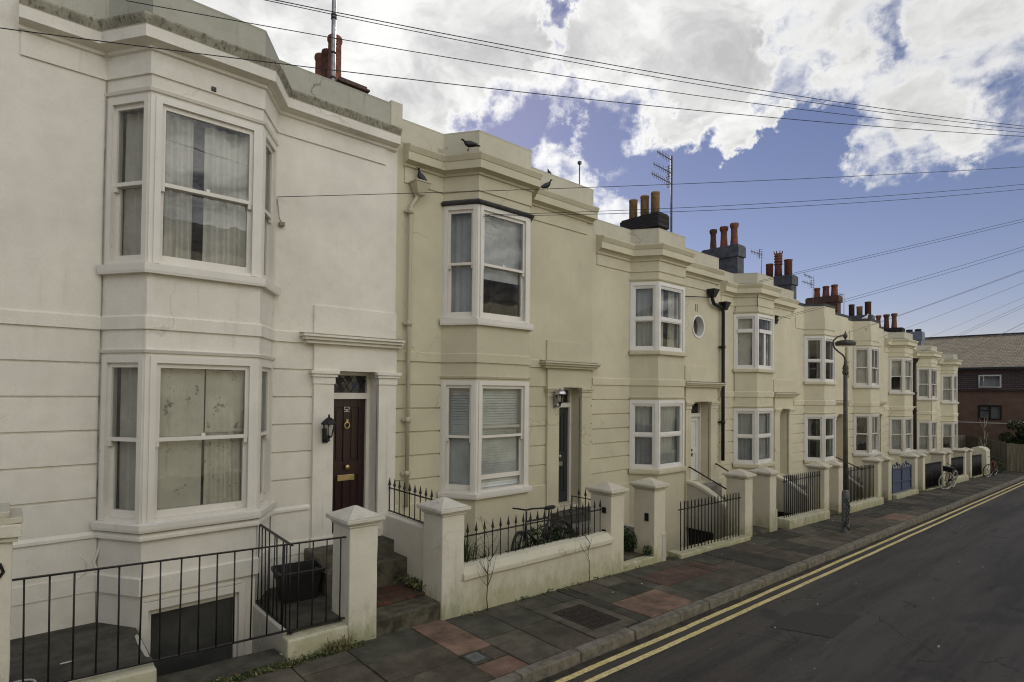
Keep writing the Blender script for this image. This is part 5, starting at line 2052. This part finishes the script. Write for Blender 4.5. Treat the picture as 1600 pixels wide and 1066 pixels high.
q.build('ridge', M['lead'], t)
q = MB()
q.box(BX - .52, BX - .42, -16, 12, 1.80, 1.93)
q.build('gutter', M['lead'], t)
q = MB()
q.box(BX - .02, BX + .0, -16, 12, -1.88, -1.81)
q.build('pale_band', M['area'], t)
for (za, zb, yl, yr, mull, sgm) in ((.55, 1.42, .40, -.80, False, BX - .14), (-1.62, -.63, .43, -.79, True, BX)):
    q = MB()
    xx = sgm
    for (a, b, c, d) in ((yl, yl - .08, za, zb), (yr + .08, yr, za, zb), (yl - .08, yr + .08, za, za + .08), (yl - .08, yr + .08, zb - .10, zb)):
        q.box(xx - .05, xx + .06, min(a, b), max(a, b), c, d)
    if mull:
        q.box(xx - .04, xx + .05, -.22, -.12, za + .08, zb - .1)
        q.box(xx - .04, xx + .05, -.12, yl - .08, zb - .40, zb - .34)
    else:
        q.box(xx - .04, xx + .05, .10, .15, za + .08, zb - .1)
    w = q.build('window', M['iron'] if mull else M['pvc'], t)
    q = MB()
    tl = 0 if mull else .22     # upper pane tilted back on purpose to reflect the bright sky
    q.face([(xx - tl, yl - .08, za + .08), (xx - tl, yr + .08, za + .08), (xx + tl * .6, yr + .08, zb - .1), (xx + tl * .6, yl - .08, zb - .1)])
    q.build('pane', M['glass_new'], w)
    q = MB()
    q.face([(xx + .25, yl, za), (xx + .25, yr, za), (xx + .25, yr, zb), (xx + .25, yl, zb)])
    q.build('curtain', M['net'] if mull else M['curtain'], w)


def board_fence(label, pts, tops):
    t = thing('board_fence', label, 'fence', (pts[0][0], pts[0][1], gz(pts[0][0])))
    q = MB()
    for (a, b, ta, tb) in zip(pts, pts[1:], tops, tops[1:]):
        A, B = Vector(a), Vector(b)
        n = int((B - A).length / .14)
        for k in range(n):
            s0, s1 = k / n, (k + .94) / n
            p0, p1 = A + (B - A) * s0, A + (B - A) * s1
            z0, z1 = ta + (tb - ta) * s0 + rs.uniform(-.02, .02), ta + (tb - ta) * s1
            nn = Vector((-(B - A).y, (B - A).x)).normalized() * .012
            off = nn * (1 if k % 2 else -1) * .4
            q.hexa([(p0.x - nn.x + off.x, p0.y - nn.y + off.y, gz(p0.x) - .1), (p1.x - nn.x + off.x, p1.y - nn.y + off.y, gz(p1.x) - .1), (p1.x + nn.x + off.x, p1.y + nn.y + off.y, gz(p1.x) - .1), (p0.x + nn.x + off.x, p0.y + nn.y + off.y, gz(p0.x) - .1),
                    (p0.x - nn.x + off.x, p0.y - nn.y + off.y, z0), (p1.x - nn.x + off.x, p1.y - nn.y + off.y, z0), (p1.x + nn.x + off.x, p1.y + nn.y + off.y, z0), (p0.x + nn.x + off.x, p0.y + nn.y + off.y, z0)])
    q.build('boards', M['fence'], t)
    return t


board_fence('weathered close-boarded wooden fence at the end of the street', [(44.2, 3.5), (46.0, .45), (43.0, -1.95), (42.5, -6.5), (42.3, -12)], [-2.6, -2.53, -2.71, -2.72, -2.72])
t = thing('evergreen_bush', 'dark evergreen bush rising behind the wooden fence', 'bush', (45.6, -3.0, gz(45.6)))
q = MB()
for k in range(44):
    a_, r_ = rs.uniform(0, 6.28), rs.random() ** .5
    c = (45.6 + rs.uniform(-.6, .6), -3.1 + 1.55 * r_ * math.cos(a_), -2.35 + .95 * r_ * math.sin(a_))
    leaflets(q, c, (.42, .40, .34), 360, .075)
q.build('foliage', [M['leafdk'], M['leaf']], t)
q = MB()
for k in range(7):
    q.tube([(45.6, -3.7, gz(45.6)), (45.6 + rs.uniform(-.6, .6), -3.7 + rs.uniform(-1, 1), -2.6)], [.05, .02], 6)
q.build('stems', M['twig'], t)
t = thing('low_hedge', 'scruffy green shrub beside the red bicycle', 'shrub', (40.3, -1.9, gz(40.3)))
q = MB()
leaflets(q, (40.3, -1.75, gz(40.3) + .35), (.8, .4, .5), 1500, .05)
leaflets(q, (41.5, -1.3, gz(41) + .25), (.8, .5, .3), 700, .05)
q.build('foliage', [M['leafdk'], M['leaf']], t)

# ------------------------------------------------------------------ overhead wires: all from one telegraph pole standing right of the view
PT = Vector((24.2, -10.65, 6.3))
t = thing('telegraph_pole', 'wooden telegraph pole across the street outside the right edge', 'telegraph pole', (24.2, -10.65, gz(24.2)))
q = MB()
q.tube([(24.2, -10.65, gz(24.2) - .2), (24.2, -10.65, 6.7)], [.14, .09], 12)
q.build('shaft', M['twig'], t)
q = MB()
for k in range(6):
    a = k * math.pi / 3
    q.tube([(24.2, -10.65, 6.3), (24.2 + .16 * math.cos(a), -10.65 + .16 * math.sin(a), 6.36)], .02, 6)
q.build('insulators', M['lampwhite'], t)


def wire(label, a, sag, off=(0, 0, 0), r=.0045, b=None):
    A, B = Vector(a), (Vector(b) if b else PT + Vector(off))
    q = MB()
    n = 26
    q.tube([A + (B - A) * (k / n) - Vector((0, 0, sag * 4 * (k / n) * (1 - k / n))) for k in range(n + 1)], r, 5)
    o = tag(q.build('overhead_wire', M['cable'], None, org=A), label, 'wire', 'overhead telephone wires')
    o.location = A
    return o

WIRES = [
    ('uppermost wire crossing the sky from the top left', (-3.024, .0, 3.69), .715, (0, 0, 0.02)),
    ('second wire crossing the sky close under the uppermost one', (-1.87, .98, 4.58), .797, (0, 0, .02)),
    ('third wire slanting across the sky from the top left corner', (.853, -.5, 3.983), .538, (0, 0, .02)),
    ('lowest of the long wires that starts low at the left edge across the white cornice', (-2.78, .0, 2.85), .494, (0, 0, .02)),
    ('wire stretched from the first house beside its upper bay past the second', (2.57, -.02, 2.47), .17, (.05, .05, -.01)),
    ('upper of two wires leaving the top corner of the second bay window', (5.56, -.54, 2.76), .30, (.08, .08, -.03)),
    ('lower of two wires leaving the top corner of the second bay window', (5.56, -.54, 2.74), .38, (.08, .08, -.05)),
]
for w in WIRES:
    wire(*w)
ends = [((14.8, -.22, 2.93), .05, 'first wire rising from the cornice of the twin-casement house'), ((14.8, -.22, 2.90), .09, 'second wire rising from the cornice of the twin-casement house'),
        ((17.25, -.06, 2.26), .14, 'upper wire from the bracket left of the lamp house'), ((17.25, -.06, 2.22), .20, 'lower wire from the bracket left of the lamp house'),
        ((22.1, -.04, 2.05), .14, 'wire running to the wall just above the street lamp'), ((24.4, -.5, 2.62), .12, 'wire running to the parapet behind the street lamp'),
        ((25.6, -.04, 2.1), .16, 'upper wire running to the cornice-free house right of the lamp'), ((28.7, -.5, 1.6), .14, 'upper wire to the house above the blue gate'),
        ((28.7, -.5, 1.56), .2, 'lower wire to the house above the blue gate'), ((31.6, -.15, 2.4), .12, 'wire to the cornice above the brown downpipe'),
        ((33.0, -.5, 1.3), .14, 'wire to the upper window right of the brown downpipe'), ((36.6, -.1, 1.6), .12, 'upper wire to the last house of the terrace'),
        ((36.6, -.1, 1.5), .2, 'lower wire to the last house of the terrace')]
for k, (a, sg_, lab) in enumerate(ends):
    wire(lab, a, sg_, (.02 * k, .1 - .02 * k, -.02 * k))
q = MB()
q.tube([(13.32, -.1, 2.42), (12.4, -.06, 2.34), (11.55, -.2, 2.24)], .012, 5)
tag(q.build('short_cable', M['cable']), 'short cable sagging from the black hopper to the upper bay of the round-window house', 'cable')

# ------------------------------------------------------------------ houses across the street (behind the viewer): they bounce light and show in the panes
SUN_AZ, SUN_EL = R(52), R(30)      # heading anticlockwise from +X, height
YO = -14.4
WORDS = ['one', 'two', 'three', 'four', 'five', 'six']
for k in range(6):
    x0 = -14 + k * 9.0
    zz = gz(x0 + 4.5)
    h8 = 7.8
    t = thing('opposite_house', 'house across the street behind the viewer, number %s along' % WORDS[k], 'house', (x0 + 4.5, YO, zz), 'houses across the street')
    q = MB()
    s2 = Seg((x0 + 8.96, YO), (x0, YO))
    ops = [(1.0, 2.3, zz + 1.0, zz + 2.7), (6.2, 7.2, zz + .1, zz + 2.3), (1.0, 2.3, zz + 3.8, zz + 5.4), (4.0, 5.3, zz + 3.8, zz + 5.4), (6.6, 7.6, zz + 3.8, zz + 5.4)]
    wall_strip(q, s2, [(zz - .3, 0), (zz + h8, 0)], ops, .15)
    q.box(x0, x0 + 8.96, YO - 8, YO - 7.9, zz - .3, zz + h8)
    q.box(x0, x0 + .05, YO - 8, YO - .01, zz - .3, zz + h8)
    q.box(x0 + 8.91, x0 + 8.96, YO - 8, YO - .01, zz - .3, zz + h8)
    q.build('wall', M['wall%d' % (4 + k % 5)], t)
    q = MB()
    q.face([(x0, YO + .3, zz + h8 - .05), (x0 + 8.96, YO + .3, zz + h8 - .05), (x0 + 8.96, YO - 4, zz + h8 + 1.8), (x0, YO - 4, zz + h8 + 1.8)])
    q.face([(x0, YO - 8.2, zz + h8 - .05), (x0 + 8.96, YO - 8.2, zz + h8 - .05), (x0 + 8.96, YO - 4, zz + h8 + 1.8), (x0, YO - 4, zz + h8 + 1.8)])
    q.build('roof', M['slate'], t)
    for o in ops:
        q = MB()
        for a, b, c, d in ((o[0], o[0] + .07, o[2], o[3]), (o[1] - .07, o[1], o[2], o[3]), (o[0] + .07, o[1] - .07, o[2], o[2] + .08), (o[0] + .07, o[1] - .07, o[3] - .07, o[3]), (o[0] + .07, o[1] - .07, (o[2] + o[3]) / 2 - .03, (o[2] + o[3]) / 2 + .03)):
            q.sbox(s2, a, b, -.12, -.05, c, d)
        w = q.build('window', M['wood'], t)
        q = MB()
        q.face([s2.pt(o[0], -.09, o[2]), s2.pt(o[1], -.09, o[2]), s2.pt(o[1], -.09, o[3]), s2.pt(o[0], -.09, o[3])])
        q.build('pane', M['glass'], w)
        q = MB()
        q.face([s2.pt(o[0] - .2, -.4, o[2] - .2), s2.pt(o[1] + .2, -.4, o[2] - .2), s2.pt(o[1] + .2, -.4, o[3] + .2), s2.pt(o[0] - .2, -.4, o[3] + .2)])  # flat dark sheet set behind each pane
        q.build('dark_sheet', M['darkcloth'], w)

# ------------------------------------------------------------------ camera
F, PSI, PITCH, ROLL = 890.0, math.atan(1000 / 890.0), R(1.1), R(.57)
fw = Vector((math.cos(PSI) * math.cos(PITCH), math.sin(PSI) * math.cos(PITCH), math.sin(PITCH)))
rt = Vector((math.sin(PSI), -math.cos(PSI), 0))
up = rt.cross(fw)
r2 = rt * math.cos(ROLL) + up * math.sin(ROLL)
u2 = up * math.cos(ROLL) - rt * math.sin(ROLL)
cd = bpy.data.cameras.new('camera')
cd.sensor_width = 36
cd.lens = F / 1600 * 36
cd.shift_y = 61 / 1600
cd.clip_start = .05
cd.clip_end = 2000
cam = bpy.data.objects.new('camera', cd)
COL.objects.link(cam)
cam.matrix_world = Matrix(((r2.x, u2.x, -fw.x, 0), (r2.y, u2.y, -fw.y, -7.5), (r2.z, u2.z, -fw.z, 0), (0, 0, 0, 1)))
scene.camera = cam


def pdir(px, py):
    d = fw + r2 * ((px - 800) / F) - u2 * ((py - 594) / F)
    return d.normalized()


# ------------------------------------------------------------------ light
sv = Vector((math.cos(SUN_AZ) * math.cos(SUN_EL), math.sin(SUN_AZ) * math.cos(SUN_EL), math.sin(SUN_EL)))
sd = bpy.data.lights.new('sun', 'SUN')
sd.energy = 4.4
sd.angle = R(.55)
sd.color = (1, .955, .88)
so = bpy.data.objects.new('sun', sd)
COL.objects.link(so)
so.rotation_euler = sv.to_track_quat('Z', 'Y').to_euler()

world = bpy.data.worlds.new('World')
scene.world = world
world.use_nodes = True
t = world.node_tree
t.nodes.clear()
N = lambda typ, **k: (lambda nd: ([setattr(nd, a, b) for a, b in k.items()], nd)[1])(t.nodes.new(typ))
L = t.links.new
sky = N('ShaderNodeTexSky', sky_type='NISHITA')
sky.sun_disc = False
sky.sun_elevation = SUN_EL
sky.sun_rotation = math.pi / 2 - SUN_AZ
sky.altitude = 30
sky.air_density = 1.0
sky.dust_density = .1
sky.ozone_density = 1.7
tc = N('ShaderNodeTexCoord')
D = tc.outputs['Generated']


def mth(op, a, b=None, c=None):
    m = N('ShaderNodeMath', operation=op)
    for i, x in enumerate((a, b, c)):
        if x is None:
            continue
        if isinstance(x, (int, float)):
            m.inputs[i].default_value = x
        else:
            L(x, m.inputs[i])
    return m.outputs[0]


def mrange(x, a, b, c=0.0, d=1.0):
    m = N('ShaderNodeMapRange', interpolation_type='SMOOTHSTEP')
    for i, v in enumerate((a, b, c, d)):
        m.inputs[i + 1].default_value = v
    L(x, m.inputs[0])
    return m.outputs[0]


sx = N('ShaderNodeSeparateXYZ')
L(D, sx.inputs[0])
# cloud layer: directions laid out on a gently curved ceiling so that clouds shrink towards the horizon
den = mth('ADD', mth('MAXIMUM', sx.outputs[2], 0.0), .30)
cb = N('ShaderNodeCombineXYZ')
L(mth('DIVIDE', sx.outputs[0], den), cb.inputs[0])
L(mth('DIVIDE', sx.outputs[1], den), cb.inputs[1])


def noise(vec, scale, detail, rough, dist=0.0, off=(0, 0, 0)):
    a = N('ShaderNodeVectorMath', operation='ADD')
    a.inputs[1].default_value = off
    L(vec, a.inputs[0])
    n = N('ShaderNodeTexNoise')
    n.inputs['Scale'].default_value = scale
    n.inputs['Detail'].default_value = detail
    n.inputs['Roughness'].default_value = rough
    n.inputs['Distortion'].default_value = dist
    L(a.outputs[0], n.inputs['Vector'])
    return n


wn = noise(cb.outputs[0], 2.6, 4, .55)
wv = N('ShaderNodeVectorMath', operation='MULTIPLY_ADD')
L(wn.outputs['Color'], wv.inputs[0])
wv.inputs[1].default_value = (.28, .28, .28)
L(cb.outputs[0], wv.inputs[2])
f1 = noise(wv.outputs[0], 3.1, 12, .60, 0, (3.1, 1.7, 0)).outputs['Fac']
f2 = noise(wv.outputs[0], 7.5, 9, .60, .2, (1.1, 5.2, 0)).outputs['Fac']
fb = mth('ADD', mth('MULTIPLY', f1, .52), mth('MULTIPLY', f2, .48))
# where the cloud banks and the blue gaps lie, as headings in the world
BANK = [(540, 30, .34, .62), (690, 60, .24, .55), (650, 140, .15, .35), (780, 85, .12, .36), (945, 40, .13, .42), (1010, 60, .20, .62), (1075, 120, .13, .52), (1110, 30, .16, .45), (1230, 20, .16, .34),
        (1345, 20, .12, .24), (1290, 130, .10, .45), (1340, 190, .10, .45), (1490, 110, .12, .32), (1440, 30, .10, .2), (1400, 225, .10, .62), (1470, 205, .07, .4), (1545, 265, .11, .75), (1360, 290, .07, .7), (1158, 208, .065, 1.9),
        (862, 232, .06, .55), (905, 285, .055, .50), (965, 325, .04, .45), (1055, 205, .05, .30), (1560, 30, .12, .30), (985, 272, .03, .5), (200, 0, .4, .5), (1510, 525, .05, .10), (1200, 110, .07, .22)]
GAP = [(880, 8, .035, -.7), (858, 60, .04, -.55), (842, 112, .04, -.55), (775, 212, .10, -.75), (700, 250, .10, -.4), (965, 190, .08, -.42), (1010, 250, .07, -.40), (1110, 275, .12, -.60), (1250, 340, .22, -.6), (1400, 400, .25, -.7), (1240, 70, .06, -.42), (1385, 50, .055, -.42),
       (1215, 235, .06, -.45), (1390, 110, .05, -.30), (1180, 165, .035, -.3), (1110, 215, .045, -.35), (900, 170, .05, -.30), (1600, 420, .2, -.6), (1285, 260, .05, -.3), (1460, 270, .05, -.25), (1590, 170, .05, -.25), (1235, 130, .04, -.3)]
# ragged outlines: the headings are looked up through a turbulent offset
wq = noise(D, 9.0, 8, .62)
wo = N('ShaderNodeVectorMath', operation='SUBTRACT')
L(wq.outputs['Color'], wo.inputs[0])
wo.inputs[1].default_value = (.5, .5, .5)
wm = N('ShaderNodeVectorMath', operation='MULTIPLY_ADD')
L(wo.outputs[0], wm.inputs[0])
wm.inputs[1].default_value = (.24, .24, .24)
L(D, wm.inputs[2])
wd_ = N('ShaderNodeVectorMath', operation='NORMALIZE')
L(wm.outputs[0], wd_.inputs[0])
DW = wd_.outputs[0]
acc = None
for (px, py, rad, w_) in BANK + GAP:
    d = pdir(px, py)
    dt = N('ShaderNodeVectorMath', operation='DOT_PRODUCT')
    L(DW, dt.inputs[0])
    dt.inputs[1].default_value = d
    v = mth('MULTIPLY', mrange(dt.outputs['Value'], math.cos(rad), 1.0), w_)
    acc = v if acc is None else mth('ADD', acc, v)
# broken sky out of view, with extra cloud added behind the viewer as fill
elev = mrange(sx.outputs[2], .12, .5, -.06, .07)
cov = mth('ADD', mth('ADD', mth('MULTIPLY_ADD', fb, 3.6, -1.86), acc), mth('ADD', elev, mrange(sx.outputs[1], -.7, .1, .30, 0.0)))
mask = mrange(cov, -.08, .66)
thick = mrange(cov, .30, 1.0)
dsun = N('ShaderNodeVectorMath', operation='DOT_PRODUCT')
L(D, dsun.inputs[0])
dsun.inputs[1].default_value = sv
glow = mrange(dsun.outputs['Value'], .80, 1.0)
f3 = noise(wv.outputs[0], 5.0, 8, .6, .3, (7.7, 2.2, 0)).outputs['Fac']
shade = mth('MULTIPLY', thick, mth('MULTIPLY', mrange(f3, .34, .66, 1.0, .12), mrange(f2, .36, .64, 1.0, .62)))
cm = N('ShaderNodeMix', data_type='RGBA')
L(shade, cm.inputs[0])
cm.inputs[6].default_value = (1.0, .995, .98, 1)
cm.inputs[7].default_value = (.53, .53, .535, 1)
# clouds brighten near the sun; unseen ones behind the viewer are brightened as fill
dfill = N('ShaderNodeVectorMath', operation='DOT_PRODUCT')
L(D, dfill.inputs[0])
dfill.inputs[1].default_value = Vector((.22, -.95, .25)).normalized()
front = mrange(dfill.outputs['Value'], .18, .95)
lum = mth('ADD', mth('MULTIPLY_ADD', glow, .14, .775), mth('MULTIPLY', front, 1.8))
bgs = N('ShaderNodeBackground')
tint = N('ShaderNodeMix', data_type='RGBA', blend_type='MULTIPLY')
tint.inputs[0].default_value = 1.0
L(sky.outputs[0], tint.inputs[6])
tint.inputs[7].default_value = (1.10, .90, 1.0, 1)
L(tint.outputs[2], bgs.inputs[0])
bgs.inputs[1].default_value = .060
bgc = N('ShaderNodeBackground')
L(cm.outputs[2], bgc.inputs[0])
L(lum, bgc.inputs[1])
mx = N('ShaderNodeMixShader')
L(mask, mx.inputs[0])
L(bgs.outputs[0], mx.inputs[1])
L(bgc.outputs[0], mx.inputs[2])
out = N('ShaderNodeOutputWorld')
L(mx.outputs[0], out.inputs[0])

vs = scene.view_settings
scene.display_settings.display_device = 'sRGB'
vs.view_transform = 'Standard'
vs.look = 'None'
vs.exposure = 0.22
vs.gamma = 1.0
scene.cycles.max_bounces = 8
scene.cycles.diffuse_bounces = 4
scene.cycles.transparent_max_bounces = 16
scene.cycles.caustics_reflective = False
scene.cycles.caustics_refractive = False
scene.cycles.use_denoising = True
scene.cycles.filter_width = 1.1
